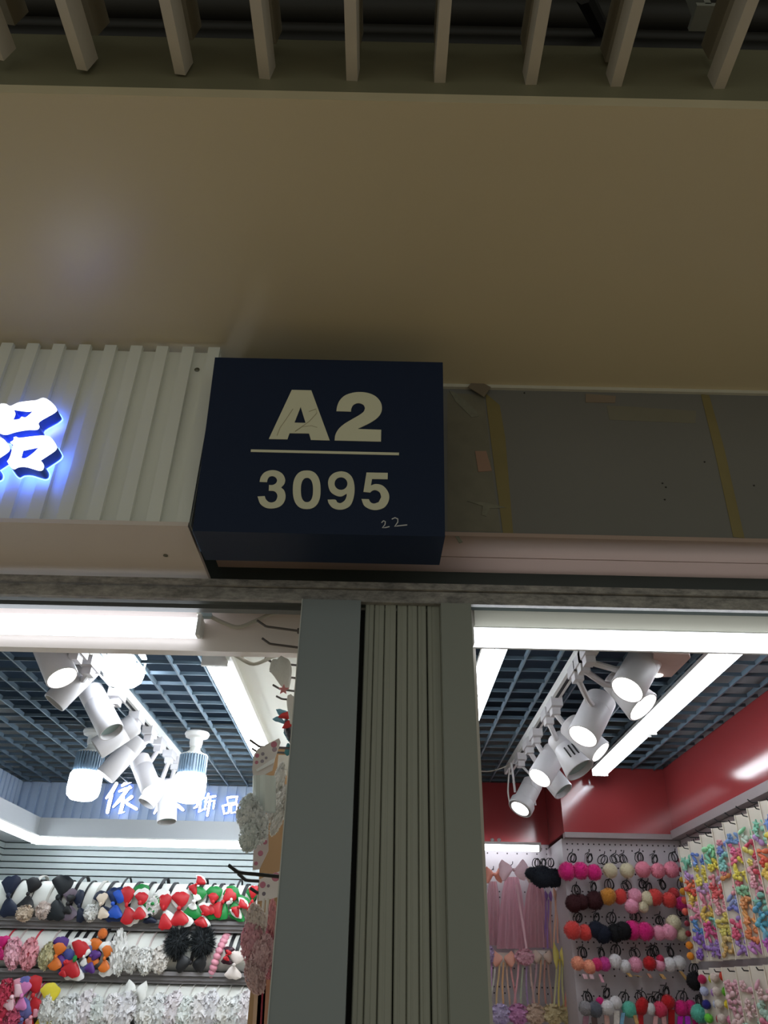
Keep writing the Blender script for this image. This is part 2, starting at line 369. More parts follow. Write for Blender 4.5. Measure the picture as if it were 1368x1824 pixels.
glyph('digit_three', [sgn(smooth_poly(V2([(110,872),(122,828),(155,790),(210,772),(265,778),(310,805),(332,850),(325,890),(297,922),(325,950),(336,1000),(322,1050),(285,1088),(225,1104),(165,1098),(115,1062),(92,1000),(155,997),(165,1025),(190,1048),(220,1052),(250,1038),(265,1000),(255,968),(230,952),(190,950),(192,900),(225,900),(252,885),(262,860),(250,835),(222,823),(195,830),(180,850),(174,876)]), 4, 48))])
glyph('digit_zero', [sgn(sup(520,942,121,168)), sgn(sup(522,944,53,106))])
glyph('digit_nine', [sgn(smooth_poly(V2([(702,1028),(768,1028),(785,1050),(815,1058),(850,1035),(866,1000),(868,975),(820,1000),(770,990),(725,955),(706,895),(715,840),(755,798),(820,782),(880,798),(920,845),(936,920),(930,1000),(905,1070),(860,1105),(800,1115),(745,1098),(712,1060)]), 4, 62)), sgn(sup(818,888,56,55,2))])
glyph('digit_five', [sgn(smooth_poly(V2([(1040,792),(1225,795),(1224,850),(1088,848),(1078,905),(1120,892),(1175,903),(1215,940),(1237,990),(1230,1045),(1195,1095),(1135,1117),(1075,1112),(1020,1080),(996,1022),(1060,1024),(1075,1050),(1105,1062),(1145,1050),(1168,1005),(1155,965),(1120,945),(1090,950),(1072,966),(1013,960)]), 4, 45))])
glyph('divider_bar', [sgn([(35,591),(1323,619),(1322,641),(33,612)])])
def scrawl(nm, lines, wd, mat, h):
    mb = MB()
    for ln, lw in lines:
        sm = ln
        def T(x, y, d): q = SI @ PPL(440+x*.20468, 680+y*.20468, p0, ez); return SM @ Vector((q.x, q.y, h+d))
        stroke(mb, sm, lw or wd, T, -.0006)
    return mb.build(nm, mat, sg, False)
hw = scrawl('marker_scrawl', [([(1172,1226),(1188,1211),(1204,1218),(1200,1245),(1178,1272),(1205,1270),(1238,1262)], 9), ([(1262,1196),(1288,1184),(1312,1195),(1312,1222),(1285,1262),(1310,1256),(1365,1250),(1392,1247)], 9)], 9, M(196, 196, 200, .5), .0012)
hw['label'] = 'handwritten white 22'
hs = scrawl('pencil_scribble', [([(400,240),(340,330),(290,400),(262,470)], 5), ([(540,262),(600,240),(608,275),(545,345),(490,385),(420,435)], 5), ([(420,435),(480,395),(560,385),(610,400)], 4)], 5, M(168, 160, 130, .6), .0022)
hs['label'] = 'faint scribbled 12 across the letter'

# tape, paper and adhesive scraps on the grey fascia
def patch(name, lab, cat, pts, mat, group=None, Y=1.819, th=.0012):
    q = [P(x, y, Y=Y) for x, y in pts]; n = len(q); mb = MB()
    mb.v = [(p.x, Y-th, p.z) for p in q]+[(p.x, Y, p.z) for p in q]
    mb.f = [tuple(range(n)), tuple(n+i for i in reversed(range(n)))]+[(i, n+i, n+(i+1) % n, (i+1) % n) for i in range(n)]
    return tag(mb.build(name, mat, smooth=False), lab, cat, group)
TAPE = M(122, 110, 70, .5, .12, 12)
patch('masking_tape', 'yellowed vertical tape strip on grey fascia near the number sign', 'tape', [(864,700),(890,722),(900,780),(914,951),(896,951),(880,830)], TAPE, 'tape strips on the fascia')
patch('masking_tape', 'yellowed slanting tape strip on grey fascia toward the right', 'tape', [(1248,702),(1263,704),(1290,800),(1326,959),(1306,957),(1272,800)], TAPE, 'tape strips on the fascia')
patch('masking_tape', 'faint horizontal strip of dried adhesive high on the grey fascia', 'tape', [(1080,722),(1240,732),(1238,754),(1086,748)], M(116, 112, 98, .5, .1, 14), 'tape strips on the fascia', th=.0006)
patch('paper_scrap', 'small tan card rectangle under the top edge of the grey fascia', 'paper', [(1043,702),(1097,706),(1095,718),(1043,717)], M(128, 112, 96, .7, .1), 'paper scraps on the fascia', th=.002)
patch('paper_scrap', 'small pinkish brown card scrap beside the left tape strip', 'paper', [(846,804),(866,804),(876,839),(852,841)], M(150, 118, 100, .7, .1), 'paper scraps on the fascia', th=.002)
patch('paper_scrap', 'torn folded brown paper corner poking over the fascia top edge', 'paper', [(833,690),(846,676),(874,690),(862,708),(850,700)], M(112, 100, 84, .7, .1), 'paper scraps on the fascia', Y=1.806, th=.002)
SHINY = M(118, 118, 106, .15, .3, 60, spec=.8)
for pts, lab in (([(800,696),(815,702),(848,732),(852,742),(840,744),(812,716)], 'crinkled clear tape shred by the upper corner of the number sign'),
                 ([(832,893),(870,896),(902,905),(872,906),(866,920),(858,918),(860,902)], 'crinkled clear tape shred low on the grey fascia'),
                 ([(806,948),(812,948),(824,966),(818,968)], 'tiny clear tape curl below the sign corner')):
    patch('clear_tape', lab, 'tape', pts, SHINY, 'clear tape shreds', th=.002)
patch('tape_residue', 'pale olive patch of old tape residue beside the number sign', 'tape', [(797,700),(862,703),(868,760),(878,850),(892,948),(797,946)], M(112, 108, 94, .5, .2, 25), th=.0004)
for i, (x, y) in enumerate([(1180, 861), (1186, 868), (1184, 890), (1255, 823), (1343, 865), (934, 700)]):
    q = P(x, y, Y=1.819); tag(MB().lathe([(.0028, 0), (.0022, .002)], q, (0, -1, 0), 8).build('nail_head', M(40, 36, 32, .6)), 'tiny dark nail head on grey fascia, %s of six from the left' % ORD[[1, 3, 2, 4, 5, 0][i]], 'nail', 'nail heads on the fascia')

# ================================================================ LIGHTS AND CEILING GEAR
def tube_light(lab, p, q, wd, ht, u=(0, 0, 1), group='LED tube lights', cap=.03, mat=None, body_h=.014, arc=0, body_w=1.05):
    """straight LED batten from p to q (bottom centre line), lit diffuser below a white body"""
    p, q = Vector(p), Vector(q); d = (q-p); L = d.length; d.normalize(); u = Vector(u); s = u.cross(d).normalized()*(wd/2)
    t = thing('tube_light', lab, 'tube light', (p+q)/2, group)
    mb = MB(); pr = []
    for i in range(9):
        a = -arc+(pi+2*arc)*i/8; pr.append((cos(a), -sin(a)))
    k = len(pr)
    for e in (p+d*cap, q-d*cap):
        mb.v += [tuple(e+s*x+u*(ht*(1+z*.999))) for x, z in pr]
    for j in range(k-1): mb.f.append((j, j+1, k+j+1, k+j))
    mb.f += [(k-1, 0, k, 2*k-1), tuple(range(k)), tuple(k+i for i in reversed(range(k)))]
    mb.build('diffuser', mat or LED, t)
    MB().obox((p+q)/2+u*(ht+body_h/2), d*(L/2), s*body_w, u*(body_h/2)).build('body', WHITE, t, False)
    for e, sg_ in ((p, 1), (q, -1)):
        MB().obox(e+d*sg_*cap/2+u*ht*.5, d*(cap/2), s*1.05, u*(ht*.5)).build('end_cap', WHITE, t, False)
    return t
# --- left shop front
tr = sempty('trim_3', 'pale metal head track over the left shop opening', (-1.2, 2.05, 2.55))
AL = M(178, 182, 184, .35, .04, metal=.3)
zz = P(200, 1064, Y=2.07).z
MB().box(-2.4, 2.065, zz-.004, -.222, 2.09, zz+.012).build('track_lip', AL, tr, False)
MB().box(-2.4, 2.09, zz-.02, -.222, 2.12, zz-.006).build('track_lip', M(120, 124, 128, .4), tr, False)
LINTM = M(242, 232, 228, .4, .03, 3)
struct(MB().box(-2.2, 2.2, 2.502, -.235, 2.24, 2.69).build('trim_4', LINTM, smooth=False), 'white lintel panel behind the front tube of the left shop')
struct(MB().box(-2.2, 2.06, 2.66, -.235, 2.2, 2.69).build('trim_5', LINTM, smooth=False), 'white panel over the left shop opening')
tube_light('wide LED tube across the front of the left shop', (-2.15, 2.148, 2.5665), (-.543, 2.148, 2.5665), .064, .03, u=(0, 1, 0), cap=.012, mat=LEDF, body_h=.022, arc=.22, body_w=.8)
struct(MB().box(-.53, 2.24, 2.645, -.235, 4.8, 2.70).build('ceiling_border', M(222, 222, 214, .45, .03, 3), smooth=False), 'flat white ceiling border along the partition')
struct(MB().box(-.545, 2.24, 2.625, -.525, 4.8, 2.70).build('trim_6', WHITE, smooth=False), 'white edge moulding of the ceiling border')
tube_light('broad LED tube running back along the partition of the left shop', (-.588, 2.6, 2.605), (-.588, 4.22, 2.605), .088, .03, cap=.015, body_h=.02, mat=LEDL)
def cable(lab, pts, Y, r, mat):
    V = [P(x, y, Y=Y) for x, y in pts]; o = []
    for i in range(len(V)-1):
        a, b, c, d = V[max(i-1, 0)], V[i], V[i+1], V[min(i+2, len(V)-1)]
        for k in range(5):
            t = k/5; o.append(.5*((2*b)+(c-a)*t+(2*a-5*b+4*c-d)*t*t+(3*b-a-3*c+d)*t**3))
    o.append(V[-1]); return tag(MB().tube(o, r, 8).build('power_cable', mat), lab, 'cable', 'lamp cables')
CAB = M(188, 184, 172, .5, .06)
cable('flat white cable drooping from the front tube to the pillar', [(352,1092),(372,1097),(395,1108),(424,1117),(455,1106),(482,1094),(512,1087),(533,1086)], 2.17, .0062, CAB)
cable('white cable drooping from the partition tube to the pillar', [(404,1160),(424,1170),(452,1183),(486,1170),(510,1164),(532,1163)], 2.26, .0058, CAB)
MB_ = P(366, 1097, Y=2.165)
tag(MB().box(MB_.x-.012, 2.155, MB_.z-.006, MB_.x+.02, 2.175, MB_.z+.006).build('cable_plug', M(170, 190, 196, .3)), 'small clear plug at the end of the front tube', 'plug')

# --- bulbs
def bulb(lab, x, y, zc, s):
    t = thing('led_bulb', lab, 'bulb', (x, y, zc), 'finned LED bulbs'); o = (x, y, zc); d = (0, 0, -1)
    MB().lathe([(.055*s, 0), (.058*s, .008*s), (.052*s, .022*s), (.028*s, .028*s)], o, d, 28).build('ceiling_rose', WHITE, t)
    MB().lathe([(.030*s, .022*s), (.030*s, .05*s), (.027*s, .068*s)], o, d, 24).build('socket', WHITE, t)
    MB().lathe([(.022*s, .066*s), (.026*s, .085*s), (.045*s, .098*s), (.062*s, .104*s), (.062*s, .110*s)], o, d, 28).build('neck', OFFW, t)
    hsk = MB().lathe([(.054*s, .108*s), (.060*s, .198*s)], o, d, 28)
    for i in range(30):
        a = 2*pi*i/30; dr = Vector((cos(a), sin(a), 0)); tn = Vector((-sin(a), cos(a), 0))
        hsk.obox(Vector(o)+dr*(.061*s)-Vector((0, 0, .152*s)), dr*(.004*s), tn*(.0028*s), Vector((0, 0, .044*s)))
    hsk.build('heat_sink', M(124, 146, 166, .35, .05), t)
    MB().lathe([(.066*s, .194*s), (.072*s, .205*s), (.0735*s, .27*s), (.068*s, .296*s), (.05*s, .312*s), (.02*s, .318*s)], o, d, 32).build('diffuser', LEDB, t)
a = P(233, 1140, Y=2.78); bulb('large glowing LED bulb just behind the left shop lintel', a.x, 2.78, P(233, 1222, Y=2.78).z+.318, 1.0)
bulb('glowing finned LED bulb at the left, under the spotlight track', P(150, 1400, Y=3.6).x, 3.6, 2.642, .98)
bulb('glowing finned LED bulb at the right, beside the spotlight track', P(338, 1400, Y=3.6).x, 3.6, 2.642, .98)

# --- track spotlights
SPW = M(204, 201, 204, .4, .03); LENSOFF = M(150, 170, 170, .25, .1)
def spot(lab, group, adp, top, bot, r, lit, yoke=False, flare=0, vents=False):
    adp, top, bot = Vector(adp), Vector(top), Vector(bot); ax = (bot-top); L = ax.length; ax.normalize()
    t = thing('track_spotlight', lab, 'spotlight', adp, group)
    MB().box(adp.x-.022, adp.y-.05, adp.z-.035, adp.x+.022, adp.y+.05, adp.z).build('adapter', SPW, t, False)
    MB().box(adp.x-.016, adp.y-.024, adp.z-.06, adp.x+.016, adp.y+.024, adp.z-.034).build('swivel', SPW, t, False)
    mid = top+ax*L*.3
    side = ax.cross(Vector((0, 1, 0))).normalized() if abs(ax.y) < .95 else Vector((1, 0, 0))
    if yoke:
        for s_ in (-1, 1):
            e = top+ax*L*.62+side*s_*(r*1.12); MB().tube([adp+Vector((0, 0, -.05)), adp+Vector((0, 0, -.07))+side*s_*r*1.1, e], .006, 6).build('yoke_arm', SPW, t)
        MB().lathe([(r*1.1, L*.72), (r*1.22, L*.78), (r*1.22, L*.98), (r*1.12, L*1.0), (r*1.08, L*.98), (r*1.06, L*.8)], top, ax, 28, False).build('outer_ring', SPW, t)
    else:
        MB().tube([adp+Vector((0, 0, -.05)), (adp+Vector((0, 0, -.09))).lerp(mid, .5), mid], .011, 8).build('arm', SPW, t)
    r1 = r*(1+flare)
    brl = MB().lathe([(r*.86, 0), (r, .008), (r, L*.3), (r*.985, L*.305), (r*.985, L*.315), (r, L*.32), (r+(r1-r)*.5, L*.66), (r1, L-.004), (r1*.97, L), (r1*.9, L), (r1*.88, L-.028)], top, ax, 32, False).build('barrel', SPW, t)
    MB().lathe([(r*.86, 0), (.001, -.0005)], top, ax, 32, False).build('back_cap', SPW, t)
    ln = MB().lathe([(r1*.89, L-.022), (r1*.75, L-.016 if lit else L-.024), (.0005, L-.010 if lit else L-.026)], top, ax, 28, False).build('lens', LEDS if lit else LENSOFF, brl)
    if vents:
        a = ax.cross(side).normalized(); a = a if a.y < 0 else -a
        for k in (-1, 0, 1):
            d2 = (a+side*.35*k).normalized(); MB().obox(top+ax*L*.62+d2*(r+(r1-r)*.6+.0005), ax*L*.14, d2.cross(ax)*.003, d2*.002).build('vent_slot', BLACK, brl, False)
    return t
tk = thing('track_rail', 'white lighting track on the grid ceiling of the left shop', 'track', (-1.03, 3.25, 2.64), 'lighting tracks')
MB().box(-1.048, 2.3, 2.618, -1.012, 4.15, 2.652).build('rail', WHITE, tk, False); MB().box(-1.036, 2.3, 2.6165, -1.024, 4.15, 2.6185).build('slot', DARK, tk, False)
LS = [((150,1160),(80,1135),(111,1208),2.50,.052,True,'nearest the lintel, glowing rim turned down'), ((182,1186),(164,1184),(96,1252),2.72,.044,False,'second along the track, aimed down to the left'),
      ((212,1240),(160,1228),(199,1304),2.90,.046,False,'third along the track, aimed down to the right'), ((246,1280),(242,1288),(172,1334),3.22,.046,False,'fourth along the track, half hidden behind the third'),
      ((264,1306),(248,1316),(187,1383),3.42,.045,True,'fifth along the track, lit and aimed down to the left'), ((278,1325),(247,1350),(270,1407),3.58,.045,True,'sixth along the track, lit and aimed down to the right'),
      ((293,1346),(288,1392),(260,1432),3.80,.043,False,'seventh along the track, tilted left above the white characters'), ((306,1358),(299,1392),(297,1464),3.95,.046,False,'farthest along the track, hanging straight down')]
for (ad, tp, bt, Y, r, lit, wh) in LS:
    A = P(ad[0], ad[1], Z=2.6); A = Vector((-1.03, min(A.y, 4.05), 2.622))
    spot('white left shop spotlight, '+wh, 'spotlights on the left track', A, P(*tp, Y=Y), P(*bt, Y=Y-.03), r, lit)
tk = thing('track_rail', 'white lighting track on the grid ceiling of the right shop', 'track', (.685, 3.2, 2.64), 'lighting tracks')
MB().box(.667, 2.2, 2.618, .703, 4.18, 2.652).build('rail', WHITE, tk, False); MB().box(.679, 2.2, 2.6165, .691, 4.18, 2.6185).build('slot', DARK, tk, False)
RS = [((1062,1165),(1152,1168),(1117,1229),2.45,.055,True,{}, 'nearest the front tube, lit'), ((1078,1180),(1092,1208),(1146,1260),2.62,.05,True,dict(flare=.25), 'second from the front, lit, flared toward the right tube'),
      ((1050,1196),(1072,1244),(1038,1312),2.78,.055,True,{}, 'third from the front, lit, aimed left'), ((1010,1258),(1012,1288),(1070,1340),2.98,.048,True,{}, 'fourth from the front, lit, aimed right'),
      ((985,1275),(990,1312),(1034,1372),3.15,.042,False,dict(flare=.5, vents=True), 'with slotted flared head, unlit'), ((962,1310),(990,1338),(961,1386),3.4,.052,True,{}, 'sixth from the front, lit, aimed left'),
      ((948,1328),(966,1364),(1004,1410),3.6,.048,False,{}, 'seventh from the front, unlit, aimed right'), ((930,1352),(950,1394),(926,1441),3.85,.048,True,dict(yoke=True), 'farthest, lit, with ring and yoke arms')]
for (ad, tp, bt, Y, r, lit, kw, wh) in RS:
    A = P(ad[0], ad[1], Z=2.6); A = Vector((.685, A.y, 2.622))
    spot('white right shop spotlight, '+wh, 'spotlights on the right track', A, P(*tp, Y=Y), P(*bt, Y=Y-.05), r, lit, **kw)
a = P(1192, 1178, Z=2.60)
fl = thing('flood_lamp', 'flat pinkish lamp head on the grid behind the nearest right spotlight', 'lamp', a)
mb = MB(); q = [P(x, y, Z=2.58) for x, y in ((1165,1164),(1228,1166),(1230,1172),(1196,1206),(1160,1206))]
n = len(q); mb.v = [tuple(p) for p in q]+[(p.x, p.y, 2.625) for p in q]
mb.f = [tuple(range(n)), tuple(n+i for i in reversed(range(n)))]+[(i, n+i, n+(i+1) % n, (i+1) % n) for i in range(n)]
mb.build('housing', M(206, 178, 172, .5), fl, False)
b_ = P(1185, 1185, Z=2.62); MB().cyl((b_.x, b_.y, 2.62), (b_.x, b_.y, 2.66), .012).build('stem', WHITE, fl)
b_ = P(1172, 1204, Z=2.578); MB().lathe([(.018, 0), (.016, .004)], (b_.x, b_.y, 2.582), (0, 0, -1), 16).build('lens', LEDS, fl)
cable('thin white cable sagging from the track end across the right shop grid', [(846,1372),(868,1374),(888,1370),(905,1362),(912,1350)], 4.0, .003, M(190, 186, 176, .5))
cable('loose white cable hanging beside the farthest right spotlight', [(908,1368),(906,1385),(905,1410),(908,1430)], 3.9, .004, M(214, 210, 206, .5))

# --- right shop front
struct(MB().box(.27, 2.062, 2.545, 2.4, 2.09, 2.62).build('trim_7', M(206, 204, 190, .45, .03, 3), smooth=False), 'cream lintel over the right shop opening')
struct(MB().box(.27, 2.07, 2.532, 2.4, 2.14, 2.542).build('trim_8', M(186, 190, 184, .4), smooth=False), 'thin grey bar above the front tube of the right shop')
tube_light('long LED tube across the front of the right shop', (.25, 2.012, 2.5), (2.35, 2.012, 2.5), .056, .03, u=(0, 1, 0), cap=.01, mat=LEDF, body_h=.03, arc=.22, body_w=.8)
for i, (x, y0, y1, lab) in enumerate([(.358, 2.2, 3.6, 'LED tube nearest the pillar, running back in the right shop'), (.402, 2.2, 3.6, 'LED tube beside the one nearest the pillar in the right shop'),
                                      (1.118, 2.2, 4.06, 'left LED tube of the long pair by the red wall'), (1.172, 2.2, 3.3, 'near LED tube at the right of the pair by the red wall'), (1.160, 3.33, 4.06, 'far LED tube at the right of the pair by the red wall')]):
    tube_light(lab, (x, y0, 2.592), (x, y1, 2.592), .036, .03, cap=.008)
tube_light('short LED tube over the pegboard beneath the red panel', (.42, 4.49, 2.288), (.888, 4.49, 2.288), .03, .03, cap=.012)

# ================================================================ LEFT SHOP FIT-OUT
BLF = M(196, 214, 238, .5, .04, 6)
bf = sempty('trim_9', 'blue grey ribbed fascia band at the back of the left shop', (-1.2, 4.8, 2.44))
MB().box(-2.2, 4.80, 2.42, -.27, 4.86, 2.66).build('backing', BLF, bf, False)
for i in range(34): x = -2.15+i*.056; MB().box(x-.019, 4.788, 2.43, x+.019, 4.80, 2.655).build('rib', BLF, bf, False)
lf = sempty('trim_10', 'blue grey ribbed fascia band along the left wall', (-2.15, 4, 2.44))
MB().box(-2.2, 2.3, 2.42, -2.13, 4.80, 2.66).build('backing', BLF, lf, False)
for i in range(40): y = 2.56+i*.056; MB().box(-2.13, y-.019, 2.43, -2.118, y+.019, 2.655).build('rib', BLF, lf, False)
cv = sempty('trim_11', 'white light cove around the left shop', (-1.5, 4.7, 2.3))
COVM = M(190, 194, 198, .45, .03, 3)
MB().box(-2.2, 4.60, 2.325, -.27, 4.80, 2.425).build('cove_back', COVM, cv, False)
MB().box(-2.2, 2.3, 2.325, -1.89, 4.60, 2.425).build('cove_side', COVM, cv, False)
tube_light('LED strip under the white cove along the back of the left shop', (-1.88, 4.585, 2.282), (-.45, 4.585, 2.282), .03, .036, cap=.006, group='cove LED strips', body_h=.008, mat=LEDC)
tube_light('LED strip under the white cove along the left wall', (-1.875, 2.6, 2.282), (-1.875, 4.56, 2.282), .03, .036, cap=.006, group='cove LED strips', body_h=.008, mat=LEDC)
SLW = M(166, 174, 174, .45, .03, 4)
for nm, lab, fn in (('wall_slats', 'white horizontal slat panelling on the back wall', lambda z: (-2.18, 4.80, z, -.27, 4.862, z+.027)), ('wall_side_slats', 'white horizontal slat panelling on the left wall', lambda z: (-2.21, 2.3, z, -2.14, 4.80, z+.027))):
    s_ = sempty(nm, lab, (-1.2 if nm == 'wall_slats' else -2.15, 4.8, 1.3))
    for i in range(32): MB().box(*fn(1.285+i*.0335)).build('slat', SLW, s_, False)
# glowing characters on the blue band
def T6(Y):
    def T(x, y, d):
        q = P(170+x*.212, 1380+y*.212, Y=Y); return Vector((q.x, Y+d, q.z))
    return T
chars = {
 'yi': ('glowing white character at the left end of the blue band', [([(178,70),(135,145),(88,198)], [24,30,14]), ([(136,165),(118,230),(98,318)], [24,28,26]), ([(222,92),(262,66),(298,58)], [18,30,14]), ([(196,140),(250,118),(300,108)], [14,24,14]),
        ([(290,98),(240,160),(190,225),(146,272)], [20,26,26,12]), ([(232,180),(226,250),(206,325),(240,310)], [24,28,30,8]), ([(306,182),(270,210),(236,232)], [26,24,12]), ([(215,190),(270,245),(345,288)], [14,26,24])]),
 'ren': ('glowing white character half hidden behind the hanging spotlight', [([(612,120),(570,200),(525,265),(492,325)], [14,26,28,14]), ([(600,180),(650,230),(700,265),(736,296)], [12,20,30,22])]),
 'shi': ('glowing white character to the right of the far bulb', [([(906,168),(880,200),(848,232)], [16,20,10]), ([(872,205),(905,192),(935,200)], [12,16,10]), ([(868,222),(848,270),(826,280)], [14,18,10]), ([(884,228),(872,312),(905,290)], [16,22,10]),
         ([(950,158),(936,200),(918,228)], [18,18,10]), ([(924,196),(965,186),(1008,180)], [12,18,16]), ([(928,230),(918,292)], [14,16]), ([(928,232),(970,222),(1000,216),(990,285)], [12,14,16,12]), ([(964,200),(952,270),(938,345)], [16,22,18])]),
 'pin': ('glowing white character at the right end of the blue band', [([(1108,192),(1150,186),(1190,184),(1180,236)], [14,18,20,14]), ([(1108,192),(1112,240),(1178,236)], [14,14,12]), ([(1068,262),(1108,252),(1126,260),(1118,318)], [14,16,16,14]), ([(1068,262),(1082,328),(1118,318)], [14,18,14]),
         ([(1140,256),(1190,248),(1186,312)], [12,16,14]), ([(1142,256),(1140,322),(1186,312)], [14,14,14])])}
for k, (lab, st) in chars.items():
    c0 = P(170+st[0][0][0][0]*.212, 1440, Y=4.77); t = thing('channel_letter', lab, 'sign letter', c0, 'glowing characters on the blue band')
    f_ = MB(); g_ = MB(); k_ = MB()
    for pts, wd in st:
        stroke(f_, pts, wd, T6(4.745), .006); stroke(g_, pts, [x+5 for x in wd], T6(4.752), .018); stroke(k_, pts, [x+2 for x in wd], T6(4.771), .004)
    f_.build('face', M(250, 250, 255, .4, emit=6.0, name='letter_face_lit'), t, False); g_.build('return', M(70, 84, 120, .5), t, False); k_.build('back_glow', M(150, 185, 255, .4, emit=1.6, name='halo_light'), t, False)

# --- display rolls and shelves
ROWS = [('top', 2.017, 4.62), ('middle', 1.787, 4.62), ('bottom', 1.558, 4.62)]
RR = .088
ROLLM = M(236, 236, 230, .8, .05, 20); SHELF = M(140, 136, 138, .5, .05, 5)
for nm, zc, yc in ROWS:
    r_ = thing('display_roll', 'long white padded roll, %s of the three in the left shop' % nm, 'display roll', (-1.25, yc, zc-RR), 'padded display rolls')
    MB().cyl((-2.12, yc, zc), (-.42, yc, zc), RR, n=40).build('padding', ROLLM, r_)
    for x in (-2.12, -.42): MB().cyl((x-.006, yc, zc), (x+.006, yc, zc), RR*.9, n=28).build('end_disc', OFFW, r_)
    s_ = thing('display_shelf', 'grey stepped shelf ledge under the %s display roll' % nm, 'shelf', (-1.25, 4.7, zc-.14), 'grey shelf ledges')
    MB().box(-2.14, 4.53, zc-.108, -.40, 4.80, zc-.090).build('ledge', SHELF, s_, False)
    MB().box(-2.14, 4.545, zc-.128, -.40, 4.80, zc-.108).build('step', M(122, 118, 120, .5), s_, False)
    MB().box(-2.14, 4.56, zc-.142, -.40, 4.80, zc-.128).build('step', SHELF, s_, False)

# --- generic hair accessory pieces (local meshes, unit size, facing -Y, length along Z)
def lobe_mesh(name, mat, seed=0, square=False):
    """bow: two puffed loops up and down with pleats"""
    rng = random.Random(seed); mb = MB()
    for sgn_ in (1, -1):
        N, K = 7, 14; k = len(mb.v); ph = rng.random()*6
        for i in range(N+1):
            u = i/N; hw_ = (.16+.84*min(1, u*1.25)**.8)*(1 if u < .86 else (1-.35*((u-.86)/.14)**2)); th = .10+.55*sin(pi*min(1, u*1.02))**.7
            if i == N: th *= .3
            for j in range(K):
                t = 2*pi*j/K; pl = 1+.14*sin(t*3+ph)*(1-u*.4)
                mb.v.append((.5*hw_*cos(t)*pl+.06*sin(u*4+ph), .17*th*sin(t)*pl-.05*u, sgn_*(.04+.46*u*(1-.12*cos(t*2+ph)))))
        for i in range(N):
            for j in range(K): j2 = (j+1) % K; mb.f.append((k+i*K+j, k+i*K+j2, k+(i+1)*K+j2, k+(i+1)*K+j))
        mb.f.append(tuple(k+N*K+j for j in range(K)))
    return mb.mesh(name, mat, True, 60)
def ruffle_mesh(name, mat, n=210, seed=0, size=.23):
    """gathered lace: many small curled petals over an ellipsoid"""
    rng = random.Random(seed); mb = MB().ball((0, 0, 0), .33, .25, .36, 10, 7)
    for i in range(n):
        d = Vector((rng.gauss(0, 1), rng.gauss(-.35, .8), rng.gauss(0, 1))).normalized()
        c = Vector((d.x*.36, d.y*.28, d.z*.4)); a = d.orthogonal().normalized(); a = (Matrix.Rotation(rng.random()*6.28, 3, d) @ a); b = d.cross(a)
        s = size*(.6+.6*rng.random()); tilt = rng.uniform(.2, .9); w_ = s*.5
        def fn(u, v, c=c, a=a, b=b, d=d, s=s, tilt=tilt, w_=w_): return c + a*(s*u*cos(tilt)*.6) + d*(s*u*sin(tilt)*.6+.05*sin(v*9)*u) + b*(w_*(v-.5)*(1+.5*u))
        mb.grid(fn, 2, 3)
    return mb.mesh(name, mat, True, 80)
def fuzz_mesh(name, mat, seed=0, n=520, ln=.16):
    rng = random.Random(seed); mb = MB().ball((0, 0, 0), .88, nu=18, nv=12)
    for i in range(n):
        d = Vector((rng.gauss(0, 1), rng.gauss(0, 1), rng.gauss(0, 1))).normalized(); a = d.orthogonal().normalized(); a = Matrix.Rotation(rng.random()*6.28, 3, d) @ a
        p = d*.84; e = (d+a*rng.uniform(-.25, .25)).normalized()*(.88+ln*rng.uniform(.4, 1)); b = d.cross(a)*.045
        k = len(mb.v); mb.v += [tuple(p-b), tuple(p+b), tuple(e)]; mb.f.append((k, k+1, k+2))
    return mb.mesh(name, mat, True, 80)
CACHE = {}
def cached(kind, col, rough=.6, seed=0, **kw):
    key = (kind, col, rough, seed, tuple(sorted(kw.items())))
    if key not in CACHE:
        mt = M(*col, rough, .1, 25, sheen=.3 if kind != 'bow' and sum(col) > 150 else 0, trans=.12 if kind == 'ruffle' else 0)
        CACHE[key] = {'bow': lobe_mesh, 'ruffle': ruffle_mesh, 'fuzz': fuzz_mesh}[kind]({'bow': 'bow_loops', 'ruffle': 'ruffle', 'fuzz': 'pompom'}[kind], mt, seed=seed, **kw)
    return CACHE[key]
def knot(col):
    if ('knot', col) not in CACHE: CACHE[('knot', col)] = MB().ball((0, 0, 0), .11, .10, .075, 10, 7).mesh('knot', M(*col, .6))
    return CACHE[('knot', col)]
def band_mesh(key, slant, a0, a1, wd, th, col, lift=0):
    k = ('band', key)
    if k in CACHE: return CACHE[k]
    mb = MB(); N = 14; q = len(mb.v); r0 = RR+.004
    for i in range(N+1):
        t = radians(a0+(a1-a0)*i/N); rr = r0+lift*max(0, sin(t))
        for (dx, dr) in ((-wd/2, 0), (wd/2, 0), (wd/2, th), (-wd/2, th)):
            mb.v.append((dx+slant*(rr*sin(t)), -(rr+dr)*cos(t)+RR, (rr+dr)*sin(t)))
    for i in range(N):
        for j in range(4): j2 = (j+1) % 4; mb.f.append((q+i*4+j, q+i*4+j2, q+(i+1)*4+j2, q+(i+1)*4+j))
    mb.f += [(q, q+1, q+2, q+3), (q+N*4+3, q+N*4+2, q+N*4+1, q+N*4)]
    CACHE[k] = mb.mesh('band', M(*col, .5), True); return CACHE[k]
NAV = (22, 32, 58); BLK = (24, 24, 28); RED = (196, 30, 40); GRN = (24, 138, 62); WHT = (242, 241, 238); BLU = (34, 84, 190); CRE = (226, 208, 188); PNK = (232, 158, 176); MAG = (212, 28, 120)
ORG = (222, 116, 40); PUR = (88, 48, 130); OLV = (178, 170, 118); YEL = (234, 214, 60); ROS = (214, 60, 90); LIL = (190, 160, 200)
MPX = .00297
